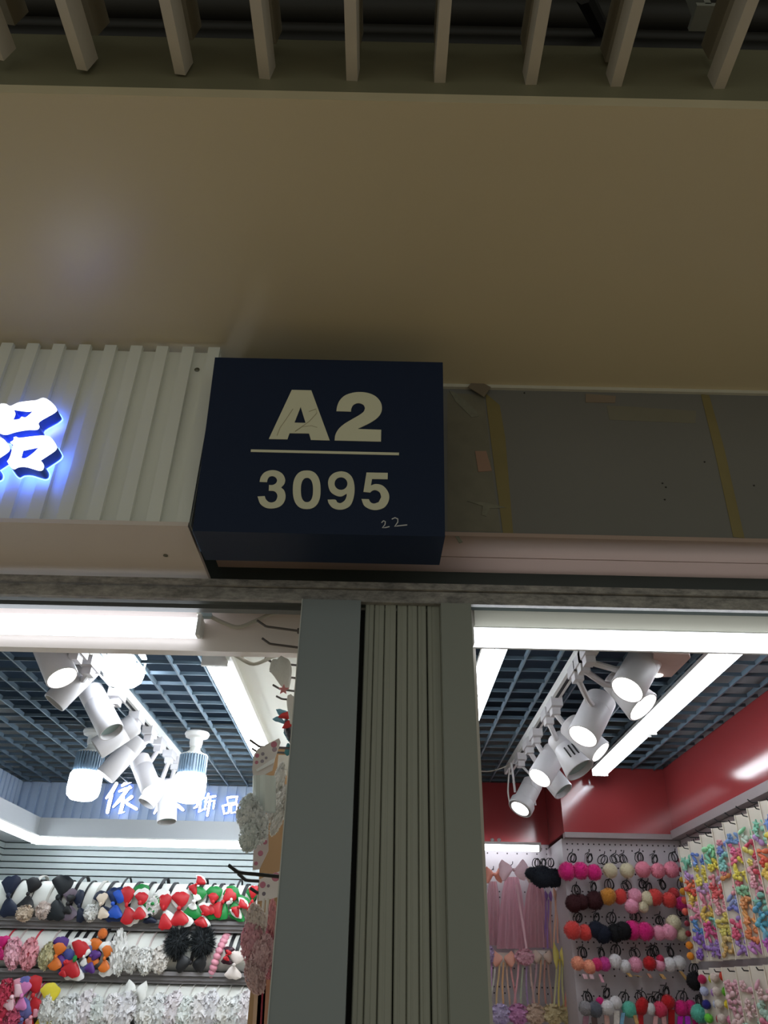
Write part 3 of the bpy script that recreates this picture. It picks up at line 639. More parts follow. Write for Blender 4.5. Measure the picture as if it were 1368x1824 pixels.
def headband(row, px, y0, y1, wpx, spec, lab, bcol, bandw=.010, lift=0, rot=0, kind='bow', seed=0):
    nm, zc, yc = ROWS[row]; cy = (y0+y1)/2
    p = P(px, cy, Y=yc-RR-.022); X = p.x
    t = thing('headband', lab, 'headband', (X, yc-RR, zc), 'hair bands on the %s roll' % nm)
    band = link('band', band_mesh((bcol, bandw, lift > 0), .18, -30, 128, bandw, .004, bcol, .02 if lift else 0), t, local=True)
    dz = p.z-zc; Ht = (y1-y0)*MPX; W = wpx*MPX
    for i, (knd, col, sc, off) in enumerate(spec):
        me = cached(knd, col, .45 if knd == 'bow' else .75, seed=(seed+i) % 3, **({'ln': .62, 'n': 1100} if col in ((30, 36, 40), (28, 34, 38)) else {}))
        s = {'bow': (W*sc, max(.10, W)*.8*sc, Ht*sc), 'ruffle': (W*sc, .10*sc, Ht*sc), 'fuzz': (W*.5*sc, W*.45*sc, Ht*.5*sc)}[knd]
        bo = link({'bow': 'bow_loops', 'ruffle': 'ruffle', 'fuzz': 'pompom'}[knd], me, t, (off[0]*MPX, -.022-.016*i, dz-off[1]*MPX), (0, radians(rot+(12*i if knd == 'bow' else 0)), 0), s, local=True)
    if spec[-1][0] == 'bow':
        link('knot', knot(spec[-1][1]), bo, (X, yc-RR-.03-.016*len(spec), zc+dz), None, (W, .12, Ht))
    return t
O = (0, 0)
R1 = [ # px, y0, y1, w, layers, description
 (18,1566,1626,34,[('bow',NAV,1,O)],'navy satin bow'), (53,1568,1618,30,[('bow',BLK,1,O)],'black sequin bow on a raised band'), (44,1612,1640,34,[('ruffle',CRE,1,O)],'cream lace tuft'),
 (78,1606,1636,30,[('ruffle',(230,214,206),1,O)],'pale pink lace tuft'), (106,1566,1632,40,[('bow',(20,26,32),1,O)],'large black bow'), (125,1588,1634,28,[('bow',(110,96,110),1,O),('bow',BLK,.6,O)],'grey and black plaid bow'),
 (143,1590,1638,24,[('bow',NAV,1,O)],'dark navy bow'), (162,1612,1640,28,[('ruffle',WHT,1,O)],'white lace tuft'), (183,1590,1634,24,[('bow',NAV,1,O),('bow',CRE,.85,(2,2))],'beige over navy bow'),
 (205,1586,1636,34,[('bow',(20,44,90),1,O),('bow',BLU,.8,(6,0))],'bright blue bow'), (229,1584,1642,28,[('bow',WHT,1.05,O),('bow',RED,.95,O)],'red bow edged in white'),
 (254,1584,1636,32,[('bow',GRN,1,(0,-4)),('bow',WHT,.85,O),('bow',RED,.75,(0,4))],'red, white and green layered bow'), (275,1592,1630,30,[('ruffle',WHT,1,O),('bow',GRN,.6,O)],'white and green ribbon tuft'),
 (268,1618,1642,26,[('bow',NAV,1,O)],'low navy bow'), (294,1588,1648,28,[('bow',WHT,1,O),('bow',RED,.85,(2,6))],'red and white drooping bow'), (322,1592,1646,36,[('bow',WHT,1.05,O),('bow',RED,.9,O)],'big red bow with white piping'),
 (348,1584,1630,34,[('bow',GRN,1,O),('bow',WHT,.5,O)],'green bow with white centre'), (352,1562,1592,24,[('bow',WHT,1,O),('bow',RED,.85,O)],'small red bow perched on top'), (364,1612,1646,28,[('bow',WHT,1,O),('bow',RED,.9,(0,3))],'low red bow with white back'),
 (382,1584,1632,30,[('bow',GRN,1,O),('bow',RED,.65,(-3,2))],'green bow with red centre'), (399,1582,1634,30,[('bow',GRN,1,(5,0)),('bow',RED,.85,O)],'red bow over green leaves'), (414,1584,1624,24,[('bow',GRN,1,O),('bow',WHT,.5,(-6,-4))],'leaf green bow'),
 (428,1600,1636,32,[('bow',GRN,1,O),('bow',WHT,.8,O),('bow',RED,.65,O)],'red flower bow with green tips'), (451,1582,1632,24,[('bow',GRN,.9,O),('bow',RED,.8,(0,-4))],'red bow beside the partition hooks')]
R1.sort(key=lambda q: q[0])
for i, (px, y0, y1, w_, sp, ds) in enumerate(R1):
    headband(0, px, y0, y1, w_, sp, '%s headband, %s from the left on the top roll' % (ds, ORD[i]), BLK if 'lace' not in ds else (190, 186, 178), .018 if i % 3 else .010, lift=(i % 4 == 1), rot=random.uniform(-30, 30), seed=i)
R2 = [(4,1672,1706,24,[('bow',MAG,1,O)],'magenta satin bow'), (24,1672,1722,34,[('ruffle',(246,190,204),1,O)],'pink tulle flower'), (52,1674,1724,34,[('ruffle',(240,168,178),1,O),('fuzz',(190,60,70),.3,O)],'rose pink flower'),
 (84,1680,1724,28,[('ruffle',(214,206,164),1,O)],'cream and olive rosette'), (104,1682,1726,28,[('bow',PUR,1,(2,-6)),('bow',ORG,.85,O)],'orange over purple bow'), (120,1696,1734,24,[('bow',(70,80,150),1,O),('bow',RED,.6,(0,8))],'blue patterned bow'),
 (137,1682,1734,36,[('bow',WHT,1.1,O),('bow',RED,.95,O),('fuzz',GRN,.22,O)],'red and white bow with a green button'), (154,1684,1726,20,[('bow',(90,100,150),1,O),('bow',WHT,.6,O)],'slate blue and white bow'),
 (166,1684,1722,24,[('bow',ORG,1,(0,-6)),('bow',PUR,.8,(3,8))],'orange and purple bow'), (183,1654,1672,18,[('fuzz',ORG,1,O)],'small orange puff raised on a black band'), (190,1684,1732,26,[('bow',WHT,1,O),('bow',ORG,.75,O)],'orange and white bow'),
 (212,1660,1730,32,[('ruffle',WHT,1,O)],'tall white lace ruffle'), (236,1688,1730,34,[('ruffle',(232,230,226),1,O)],'white lace flower'), (260,1690,1732,34,[('ruffle',WHT,1,O)],'white pearl edged lace'), (284,1688,1730,34,[('ruffle',(234,228,222),1,O)],'ivory lace flower'),
 (316,1656,1700,37,[('fuzz',(30,36,40),1,O)],'black fur puff at the left of a pair'), (361,1656,1700,37,[('fuzz',(28,34,38),1,O)],'black fur puff at the right of a pair'), (341,1692,1738,30,[('bow',BLK,1,O)],'black satin bow between two fur puffs'),
 (406,1690,1714,20,[('bow',(60,24,40),1,O),('bow',RED,.6,O)],'small dark red bow'), (418,1700,1738,30,[('bow',(222,210,204),1,O)],'pale grey bow')]
R2.sort(key=lambda q: q[0])
for i, (px, y0, y1, w_, sp, ds) in enumerate(R2):
    bc = BLK if (95 < px < 200 or px > 300) else ((200, 60, 70) if px in (4, 52) else (206, 190, 186))
    headband(1, px, y0, y1, w_, sp, '%s headband, %s from left on middle roll' % (ds, ORD[i]), bc, .018 if bc == BLK else .008, lift=(px in (183, 341)), rot=random.uniform(-12, 12) + (90 if px == 341 else 0), seed=i)
# pink beaded band
nm, zc, yc = ROWS[1]; a = P(388, 1700, Y=yc-RR)
t = thing('headband', 'pink scrunched beaded headband to the right of the black fur puffs on the middle roll', 'headband', (a.x, yc-RR, zc), 'hair bands on the middle roll')
bd = MB().ball((0, 0, 0), .021, .02, .016, 12, 8).mesh('bead', M(*PNK, .6))
for i in range(11):
    tt = radians(84-i*14); link('bead', bd, t, (.05*(sin(tt))*.6, -(RR+.016)*cos(tt)+RR, (RR+.016)*sin(tt)-.02), (0, .3, 0), None, local=True)
R3 = [(8,1748,1800,34,[('ruffle',(206,60,90),1,O)],'crimson pink ribbon bunch'), (4,1796,1838,34,[('bow',ROS,1,O)],'raspberry bow'), (27,1752,1800,32,[('bow',PNK,1,O),('bow',(240,200,210),.7,O)],'pink layered bow'), (22,1796,1840,30,[('ruffle',(200,80,110),1,O)],'dusky pink ribbon bunch'),
 (44,1748,1800,28,[('bow',(110,110,180),1,O),('bow',(220,130,190),.7,O)],'lilac and blue bow'), (42,1794,1838,28,[('bow',(110,110,170),1,O)],'periwinkle bow'), (62,1746,1800,30,[('bow',RED,1,O)],'bright red bow'), (60,1790,1834,28,[('bow',(206,40,44),1,O),('bow',PNK,.5,O)],'scarlet and pink bow'),
 (86,1762,1822,34,[('bow',YEL,1,O),('ruffle',WHT,.75,(0,6))],'yellow bow with white gauze')]
xw = [108, 130, 152, 176, 198, 220, 262, 284, 306, 330, 352, 376, 398, 420, 438]
wd_ = ['white gauze bunch', 'white lace flower', 'white sequin lace', 'loose white tulle', 'white lace puff', 'white tulle bow']
for i, x in enumerate(xw): R3.append((x, 1782-(i % 3)*4, 1830, 38, [('ruffle', (246-(i % 2)*5, 245-(i % 3)*3, 242), 1.12, O)], wd_[i % 6]))
R3.append((242,1748,1782,32,[('bow',(240,240,236),1,O)],'shiny white satin bow standing proud'))
R3.sort(key=lambda q: q[0])
for i, (px, y0, y1, w_, sp, ds) in enumerate(R3):
    headband(2, px, y0, y1, w_, sp, '%s headband, %s from the left on the bottom roll' % (ds, ORD[i]), (206, 202, 196) if px > 80 else (196, 90, 110), .006, rot=random.uniform(-25, 25) + (90 if px == 242 else 0), seed=i)

# ================================================================ PARTITION HOOKS AND HANGING GOODS (left shop, beside the pillar)
HKM = M(96, 90, 90, .35, .05, metal=.5); DHK = M(52, 54, 56, .4, .05, metal=.4)
def hook(lab, tip, bend, root, Y, mat, r=.0035):
    a, b, c = P(*tip, Y=Y), P(*bend, Y=Y), P(*root, Y=Y); c = Vector((-.237, c.y, c.z))
    t = thing('peg_hook', lab, 'hook', c, 'hooks on the partition'); MB().tube([a, a.lerp(b, .95), b.lerp(c, .06), c], r, 8).build('wire', mat, t)
    MB().lathe([(.009, 0), (.008, .004)], c, (-1, 0, 0), 12).build('base_plate', mat, t); return t
hk = [((458,1105),(474,1116),(536,1124),2.06), ((467,1137),(481,1147),(534,1154),2.16), ((472,1172),(487,1181),(530,1186),2.28), ((481,1195),(496,1204),(530,1210),2.40), ((486,1220),(500,1228),(532,1234),2.54), ((492,1240),(502,1245),(532,1250),2.68)]
for i, (a, b, c, Y) in enumerate(hk): hook('grey upturned hook high on the partition, %s of six from the front' % ORD[i], a, b, c, Y, HKM)
hook('grey hook holding the spotted card with the clear sleeve', (445,1318),(462,1330),(500,1333), 2.25, HKM); hook('grey hook just below the one holding the spotted card', (449,1333),(456,1338),(500,1342), 2.4, HKM)
hook('dark hook standing out beside the lowest card, nearest', (407,1541),(424,1554),(498,1562), 2.16, DHK, .0045); hook('dark hook second below the lowest card', (424,1556),(438,1568),(498,1572), 2.35, DHK, .0045); hook('dark short hook third below the lowest card', (446,1582),(458,1590),(498,1594), 2.55, DHK, .0045)

def card(lab, pts, Y, group, spots=None, col=(226, 218, 214), th=.003):
    q = [P(x, y, Y=Y) for x, y in pts]; n = len(q); c0 = sum(q, Vector())/n
    t = thing('display_card', lab, 'card', (c0.x, Y, min(p.z for p in q)), group); mb = MB()
    mb.v = [(p.x, Y, p.z) for p in q]+[(p.x, Y+th, p.z) for p in q]
    mb.f = [tuple(range(n)), tuple(n+i for i in reversed(range(n)))]+[(i, n+i, n+(i+1) % n, (i+1) % n) for i in range(n)]
    mb.build('backing', M(*col, .4, .03), t, False)
    for (x, y, r, cc) in spots or []:
        p = P(x, y, Y=Y); MB().lathe([(r, 0), (r*.9, .0012)], (p.x, Y, p.z), (0, -1, 0), 12).build('printed_motif', M(*cc, .5), t)
    return t
PK2 = (196, 120, 140)
t = card('white card with pink print and cellophane on a partition hook', [(452,1344),(460,1333),(497,1315),(500,1322),(490,1350),(485,1372),(452,1390),(449,1370)], 2.2, 'printed cards on the partition',
     [(458,1346,.006,PK2), (457,1358,.005,PK2), (468,1343,.005,(150,140,150)), (467,1356,.005,(150,140,150)), (488,1326,.009,PK2), (489,1335,.007,(170,150,160)), (474,1350,.004,(150,140,150))])
q = [P(x, y, Y=2.19) for x, y in ((456,1371),(482,1354),(490,1350),(488,1358),(470,1368),(458,1374))]
mb = MB(); n = 6; mb.v = [(p.x, 2.19, p.z) for p in q]+[(p.x, 2.193, p.z) for p in q]; mb.f = [tuple(range(n)), tuple(n+i for i in reversed(range(n)))]+[(i, n+i, n+(i+1) % n, (i+1) % n) for i in range(n)]
mb.build('header_fold', M(244, 244, 244, .2), t, False)
sl = thing('clear_sleeve', 'milky clear plastic sleeve hanging under the spotted card', 'sleeve', P(465, 1445, Y=2.2)); mb = MB()
def slv(u, v):
    p = P(450+u*40, 1382+v*64, Y=2.205); return (p.x, 2.205-.012*sin(u*pi)-.004*sin(u*14), p.z)
mb.grid(slv, 12, 3); mb2 = MB(); mb2.grid(lambda u, v: (lambda p: (p[0], 2.222, p[2]))(slv(u, v)), 4, 1)
mb.build('front_film', M(214, 220, 214, .15, .06, 8, spec=.8), sl); mb2.build('back_film', M(206, 212, 206, .2), sl)

def bunch(name, lab, cat, px, py, rx, ry, Y, specs, group, seed=3, cardp=None):
    p = P(px, py, Y=Y); t = thing(name, lab, cat, (p.x, Y, p.z-ry*.0017), group); mpx = (Y*cP+(p.z-H)*sP)/F
    for i, (ox, oy, s, col, kind) in enumerate(specs):
        q = P(px+ox, py+oy, Y=Y-.01*i); me = cached(kind, col, .75, seed=(seed+i) % 3, **({'n': 460, 'size': .16} if kind == 'ruffle' else {}))
        sc = (rx*2*mpx*s, max(.07, rx*1.3*mpx*s), ry*2*mpx*s); o = link({'ruffle': 'ruffle', 'fuzz': 'pompom', 'bow': 'bow_loops'}[kind], me, t, (q.x, q.y, q.z), (0, random.uniform(-.5, .5), 0), sc)
    return t
GL = (240, 244, 242)
bunch('lace_scrunchie', 'large white frilled lace scrunchie hanging nearest on the partition', 'scrunchie', 448, 1462, 30, 40, 2.18, [(-6,-18,.8,GL,'ruffle'), (4,4,1,(246,248,246),'ruffle'), (-2,26,.75,GL,'ruffle')], 'lace scrunchies')
bunch('lace_scrunchie', 'white lace scrunchie behind, close to the pillar edge', 'scrunchie', 497, 1420, 18, 50, 2.32, [(0,-30,.7,(236,232,224),'ruffle'), (0,10,.8,(238,234,228),'ruffle'), (-2,40,.6,(236,232,224),'ruffle')], 'lace scrunchies')
card('white card tip with pink print under the large lace scrunchie', [(452,1500),(462,1480),(478,1455),(478,1515),(462,1548),(450,1550)], 2.2, 'printed cards on the partition', [(464,1520,.007,PK2), (472,1500,.006,PK2), (456,1538,.005,PK2)], (216, 200, 196))
card('white card with pink print above the pink tulle bunch', [(462,1566),(500,1551),(500,1596),(480,1602),(460,1605)], 2.24, 'printed cards on the partition', [(468,1576,.008,PK2), (491,1562,.011,PK2), (470,1592,.005,(120,110,120)), (478,1578,.004,(140,120,130))])
for i, (x0, x1) in enumerate(((470, 466), (477, 473))):
    a, b = P(x0, 1600, Y=2.2), P(x1, 1650, Y=2.2); tag(MB().tube([a, b], .004, 6).build('ribbon_strand', M(222, 216, 206, .5)), 'ivory ribbon strand over the pink tulle, %s one' % ('left', 'right')[i], 'ribbon', 'ribbon strands')
bunch('tulle_bunch', 'pink and ivory tulle bunch hanging low beside the pillar', 'hair bow', 458, 1680, 28, 44, 2.16, [(-2,-36,.8,(240,226,218),'ruffle'), (-8,0,.9,(240,186,198),'ruffle'), (6,24,.9,(240,204,208),'ruffle'), (-4,60,.7,(238,208,208),'ruffle')], 'tulle bunches')
bunch('tulle_bunch', 'deeper rose tulle bunch against the pillar edge', 'hair bow', 484, 1690, 16, 60, 2.3, [(0,-40,.8,(230,170,170),'ruffle'), (0,10,.9,(224,140,160),'ruffle'), (-2,50,.7,(226,160,170),'ruffle')], 'tulle bunches')
for i, (x0, x1, c, lab) in enumerate(((468, 462, (150, 24, 48), 'dark red ribbon hanging at the foot of the pillar edge'), (461, 455, (216, 180, 150), 'peach ribbon hanging left of the dark red one'), (477, 472, (196, 140, 110), 'tan ribbon hanging right of the dark red one'))):
    a, b = P(x0, 1745, Y=2.22), P(x1, 1850, Y=2.22); t = MB(); t.obox((a+b)/2, Vector((.009, 0, 0)), Vector((0, .002, 0)), (b-a)/2); tag(t.build('hanging_ribbon', M(*c, .4), smooth=False), lab, 'ribbon', 'ribbons by the pillar')
bunch('plush_bow', 'white plush bow hanging high against the pillar edge', 'hair bow', 516, 1232, 20, 62, 2.2, [(0,0,1,(224,222,216),'bow')], 'goods high on the partition')
a = P(505, 1228, Y=2.15); mb = MB(); st = []
for i in range(10): r = .016 if i % 2 == 0 else .007; st.append((a.x+r*sin(i*pi/5), a.z+r*cos(i*pi/5)))
mb.v = [(x, 2.15, z) for x, z in st]+[(x, 2.154, z) for x, z in st]; mb.f = [tuple(range(10)), tuple(10+i for i in reversed(range(10)))]+[(i, 10+i, 10+(i+1) % 10, (i+1) % 10) for i in range(10)]
tag(mb.build('star_charm', M(222, 140, 140, .5), smooth=False), 'small pink star on the white plush bow', 'charm')
bunch('hair_clip', 'red clip with pale blue wing below the plush bow', 'hair clip', 510, 1282, 14, 12, 2.25, [(-10,-6,.9,(120,170,190),'bow'), (4,0,1.1,(206,60,60),'bow')], 'goods high on the partition')
bunch('tassel', 'teal tassel hanging by the pillar edge', 'tassel', 514, 1322, 8, 22, 2.3, [(0,-20,.5,(60,60,70),'fuzz'), (0,0,1,(70,130,136),'bow')], 'goods high on the partition')
q = [P(x, y, Y=2.62) for x, y in ((470,1338),(512,1330),(500,1870),(436,1870),(452,1700),(462,1550))]
mb = MB(); n = 6; mb.v = [(p.x, 2.62, p.z) for p in q]+[(p.x, 2.63, p.z) for p in q]; mb.f = [tuple(range(n)), tuple(n+i for i in reversed(range(n)))]+[(i, n+i, n+(i+1) % n, (i+1) % n) for i in range(n)]
tag(mb.build('cardboard_sheet', M(176, 140, 102, .7, .06, 8), smooth=False), 'tall tan cardboard sheet behind the hanging lace, beside the pillar', 'cardboard')
a = P(507, 1345, Y=2.5)
tag(MB().box(a.x-.02, 2.5, a.z-.05, a.x+.03, 2.56, a.z).build('small_box', M(220, 216, 206, .6), smooth=False), 'small white box on the partition beside the clear sleeve', 'box')

# ================================================================ RIGHT SHOP FIT-OUT
REDM = M(158, 62, 64, .12, .04, 3, spec=.6, name='red_gloss_panel')  # red muted and lifted in the colour to stand for haze
PEGM = M(196, 188, 192, .55, .03, 5); LEDGE = M(150, 138, 138, .45, .04)
def pegboard(name, lab, kind, x0, x1, z0, z1, fixed, sp=.0272):
    t = sempty(name, lab, ((x0+x1)/2, fixed, z0) if kind == 'y' else (fixed, (x0+x1)/2, z0))
    (MB().box(x0, fixed, z0, x1, fixed+.012, z1) if kind == 'y' else MB().box(fixed, x0, z0, fixed+.012, x1, z1)).build('board', PEGM, t, False)
    hm = MB(); nx = int((x1-x0)/sp); nz = int((z1-z0)/sp)
    for i in range(nx):
        for j in range(nz):
            if (j % 4) >= 2: continue
            x = x0+(i+.5)*sp; z = z1-(j+.9)*sp
            if z < 1.35: continue
            if j % 4 == 1 and i % 2: continue
            hm.lathe([(.0042, 0), (.0042, .0008)], (x, fixed, z) if kind == 'y' else (fixed, x, z), (0, -1, 0) if kind == 'y' else (-1, 0, 0), 6)
    o = hm.build('peg_holes', M(60, 52, 54, .8), t, False); o['kind'] = 'stuff'
    return t
YM, YL, XS = 4.17, 4.56, 1.506
pegboard('wall_pegboard', 'white pegboard of the pompom rows', 'y', .95, 1.55, 0, 2.31, YM+.02)
pegboard('wall_alcove', 'white pegboard alcove with tulle bows', 'y', .27, .95, 0, 2.34, YL+.02)
pegboard('wall_card_board', 'white pegboard of the clip cards', 'x', 2.1, YM, 0, 2.31, XS+.03)
struct(MB().box(.938, YM+.02, 0, .95, YL+.02, 2.31).build('trim_12', PEGM, smooth=False), 'white return beside the pegboard alcove')
rw = sempty('wall_red_band', 'glossy red panels around the top of the right shop', (1.2, 4.2, 2.34))
MB().box(.95, YM, 2.335, XS+.04, YM+.03, 2.66).build('panel', REDM, rw, False)
MB().box(.27, YL, 2.335, .95, YL+.03, 2.66).build('panel', REDM, rw, False)
MB().box(.95, YM+.03, 2.335, .965, YL+.03, 2.66).build('panel', REDM, rw, False)
MB().box(XS, 2.1, 2.35, XS+.03, YM, 2.66).build('panel', REDM, rw, False)
lg = sempty('trim_13', 'grey ledge under the red panels', (1.2, 4.2, 2.31))
MB().box(.95, YM-.02, 2.31, XS+.04, YM+.03, 2.335).build('ledge', LEDGE, lg, False)
MB().box(XS-.02, 2.1, 2.312, XS+.03, YM-.02, 2.35).build('ledge', LEDGE, lg, False)
for i, x in enumerate((877, 889)):
    a = P(x, 1496, Y=4.5); t = thing('tube_clip', 'small round white tube clip above the short LED tube, %s one' % ('left', 'right')[i], 'clip', a, 'clips over the short tube')
    MB().ball(a, .011, .008, .009, 10, 7).build('cap', WHITE, t); MB().box(a.x-.004, 4.5, a.z-.02, a.x+.004, 4.56, a.z-.008).build('stem', WHITE, t, False)

# --- pompom hair ties
def elastic_mesh(seed):
    k = ('elastic', seed)
    if k in CACHE: return CACHE[k]
    rng = random.Random(seed); mb = MB()
    for j in range(3):
        n = 12; w_ = rng.uniform(.010, .016); h_ = rng.uniform(.016, .024); ox = rng.uniform(-.012, .012); tl = rng.uniform(-.5, .5)
        pts = []
        for i in range(n+1):
            t = 2*pi*i/n; x = w_*cos(t); z = h_*sin(t); pts.append((ox+x*cos(tl)-z*sin(tl), -.004*j+.004*sin(t*2), x*sin(tl)+z*cos(tl)))
        mb.tube(pts, .0021, 5)
    CACHE[k] = mb.mesh('elastic', BLACK); return CACHE[k]
hk_me = MB().tube([(0, .07, .012), (0, 0, .012), (0, -.03, .012), (0, -.04, .022)], .0022, 6).mesh('hook_wire', DHK)
MP = .00274
def ties(rowname, items):
    for i, (poms, ds, ex, extra) in enumerate(items):
        ys = sum(p[1] for p in poms)/len(poms); xs_ = sum(p[0] for p in poms)/len(poms)
        rm = max(p[2] for p in poms); ex = xs_ if ex is None else ex
        c = P(ex, min(p[1]-p[2] for p in poms)-7, Y=YM-.03)
        lab = '%s, %s in the %s row of the pegboard' % (ds, ORD[i], rowname)
        t = thing('pompom_hair_tie', lab, 'hair tie', c, 'pompom hair ties in the %s row' % rowname)
        link('elastic', elastic_mesh(i % 5), t, c, (0, random.uniform(-.4, .4), 0), (1.0, 1, 1.05)); link('hook_wire', hk_me, t, (c.x, c.y-.0, c.z+.012))
        for (x, y, r, col, *sq) in poms:
            q = P(x, y, Y=YM-.055-random.uniform(0, .02)); link('pompom', cached('fuzz', col, .9, seed=0), t, q, (random.random(), random.random(), random.random()), (r*MP, r*MP, r*MP*(sq[0] if sq else 1)))
        for (x0, y0, x1, y1, wd, col) in extra or []:
            a, b = P(x0, y0, Y=YM-.07), P(x1, y1, Y=YM-.07); mb = MB(); mb.obox((a+b)/2, Vector((wd*MP/2, 0, 0)), Vector((0, .004, 0)), (b-a)/2); mb.build('dangle', M(*col, .22, .35, 120), t, False)
MG = (214, 16, 122); CR = (214, 204, 172); P1 = (232, 138, 160); MR = (58, 16, 22); OC = (196, 130, 40); CO = (214, 62, 58); P2 = (236, 160, 186); NV = (18, 26, 46); BK = (12, 12, 18); PE = (240, 158, 128); WH = (226, 222, 224); RD = (196, 16, 28); GY = (96, 100, 112); TE = (104, 204, 180); GO = (214, 170, 110)
ties('top', [([(1010,1552,17,MG)], 'magenta pompom hair tie', 1018, None), ([(1034,1551,16,MG)], 'magenta pompom hair tie between two others', 1048, None), ([(1058,1554,15,MG)], 'magenta pompom hair tie beside a cream one', 1075, None), ([(1087,1551,14,CR)], 'cream pompom hair tie', 1095, None),
 ([(1117,1551,14,CR)], 'cream pompom hair tie beside the pink ones', 1109, None), ([(1145,1549,15,P1)], 'pink pompom hair tie', 1137, None), ([(1172,1551,14,P1)], 'pink pompom hair tie amid three', 1164, None), ([(1196,1549,15,P1)], 'pink pompom hair tie at the row end', 1200, None)])
ties('second', [([(1022,1609,16,MR), (1036,1607,14,MR)], 'maroon double pompom hair tie', 1025, None), ([(1059,1604,17,MR)], 'dark maroon pompom hair tie', 1055, None), ([(1083,1597,15,OC,1.1)], 'ochre pompom hair tie', 1086, None), ([(1105,1597,12,CO,1.2)], 'coral red pompom hair tie', 1115, None),
 ([(1131,1596,14,P2), (1125,1614,13,P2)], 'pink double pompom hair tie', 1143, None), ([(1154,1600,13,CR), (1146,1616,10,CR)], 'cream double pompom hair tie', 1152, None), ([(1167,1598,15,CO), (1192,1603,14,CO)], 'coral double pompom hair tie', 1178, None), ([(1200,1592,11,(190,50,56)), (1214,1610,13,(190,20,110))], 'red and magenta hair tie', 1216, None)])
ties('third', [([(1020,1657,16,CO), (1042,1661,14,CO)], 'coral double pompom hair tie', 1028, None), ([(1062,1656,15,NV), (1074,1664,16,NV)], 'navy pompom hair tie', 1060, None), ([(1096,1662,16,BK), (1110,1658,16,BK)], 'black pompom hair tie', 1090, None), ([(1126,1657,17,MG), (1149,1659,16,MG)], 'magenta double pompom hair tie', 1131, None),
 ([(1174,1662,13,P2), (1192,1660,14,P2)], 'light pink double pompom hair tie', 1173, None), ([(1200,1644,14,CR), (1214,1664,12,CR)], 'cream pompom hair tie at the row end', 1212, None)])
ties('fourth', [([(1029,1716,12,PE), (1050,1722,12,PE)], 'peach double pompom hair tie', 1036, [(1040,1735,1044,1744,7,(230,180,190)), (1052,1735,1055,1744,7,(230,190,200))]), ([(1063,1718,11,(216,40,110)), (1077,1717,12,(206,60,150))], 'magenta double pompom hair tie', 1069, [(1068,1735,1074,1750,5,(226,160,180))]),
 ([(1096,1712,12,WH), (1113,1721,11,WH)], 'white speckled double pompom hair tie', 1098, None), ([(1132,1718,13,P2)], 'pale pink hair tie with gold charms', 1130, [(1118,1733,1124,1740,6,GO), (1130,1737,1142,1740,5,GO)]), ([(1157,1716,12,RD)], 'red pompom hair tie', 1158, [(1154,1734,1160,1742,5,(206,150,130))]),
 ([(1175,1719,10,P2), (1176,1708,7,(200,30,80))], 'small pink pompom hair tie', 1164, [(1177,1735,1184,1744,6,GO)]), ([(1193,1718,12,WH), (1210,1715,12,WH)], 'white double pompom hair tie with gold charm', 1192, [(1212,1730,1224,1746,5,GO)])])
ties('fifth', [([(1043,1796,12,(150,146,150)), (1060,1798,13,GY)], 'grey double pompom hair tie', 1045, [(1044,1810,1042,1832,9,(150,100,120)), (1058,1812,1060,1832,9,(90,60,60))]), ([(1069,1785,8,MG), (1082,1795,12,WH), (1097,1786,11,WH)], 'white pompom hair tie with magenta bead', 1078, [(1080,1808,1082,1832,8,(206,160,150)), (1098,1800,1098,1830,9,(224,216,208))]),
 ([(1121,1798,13,TE)], 'mint pompom hair tie', 1112, [(1110,1804,1106,1830,6,(120,170,200)), (1130,1808,1138,1832,6,GO)]), ([(1143,1793,11,RD,1.4)], 'red oval pompom hair tie', 1141, [(1141,1808,1142,1832,8,(186,30,40))]), ([(1159,1797,8,WH,1.2)], 'small white pompom hair tie', 1160, None),
 ([(1176,1798,13,(226,60,100))], 'watermelon pink pompom hair tie', 1172, [(1168,1810,1166,1832,7,(226,170,170)), (1182,1810,1184,1832,7,(226,170,170))]), ([(1190,1785,12,RD)], 'red pompom hair tie raised behind', 1184, [(1196,1798,1196,1832,10,(170,24,34))]), ([(1214,1796,13,MG), (1231,1796,13,MG)], 'magenta double hair tie with glittering tails', 1216, [(1212,1810,1210,1832,8,(214,40,190)), (1224,1810,1226,1832,8,(200,60,220)), (1236,1808,1240,1830,8,(220,40,130))])])
for i, (x, y, c, ds) in enumerate([(1238,1748,(20,18,24),'black'), (1246,1805,TE,'mint')]):
    a = P(x, y, Y=YM-.1); t = thing('pompom_hair_tie', '%s pompom hair tie in the corner beside the card wall' % ds, 'hair tie', a, 'corner pompom ties')
    link('pompom', cached('fuzz', c, .9), t, a, None, 15*MP); link('pompom', cached('fuzz', c, .9), t, a+Vector((.03, -.02, -.012)), None, 11*MP)
    b = a+Vector((.01, -.02, -.08)); MB().obox(b, (.008, 0, 0), (0, .006, 0), (.003, 0, .04)).build('tail', M(60, 56, 60, .5, .4, 80), t, False); link('elastic', elastic_mesh(i), t, a+Vector((0, 0, .05)))

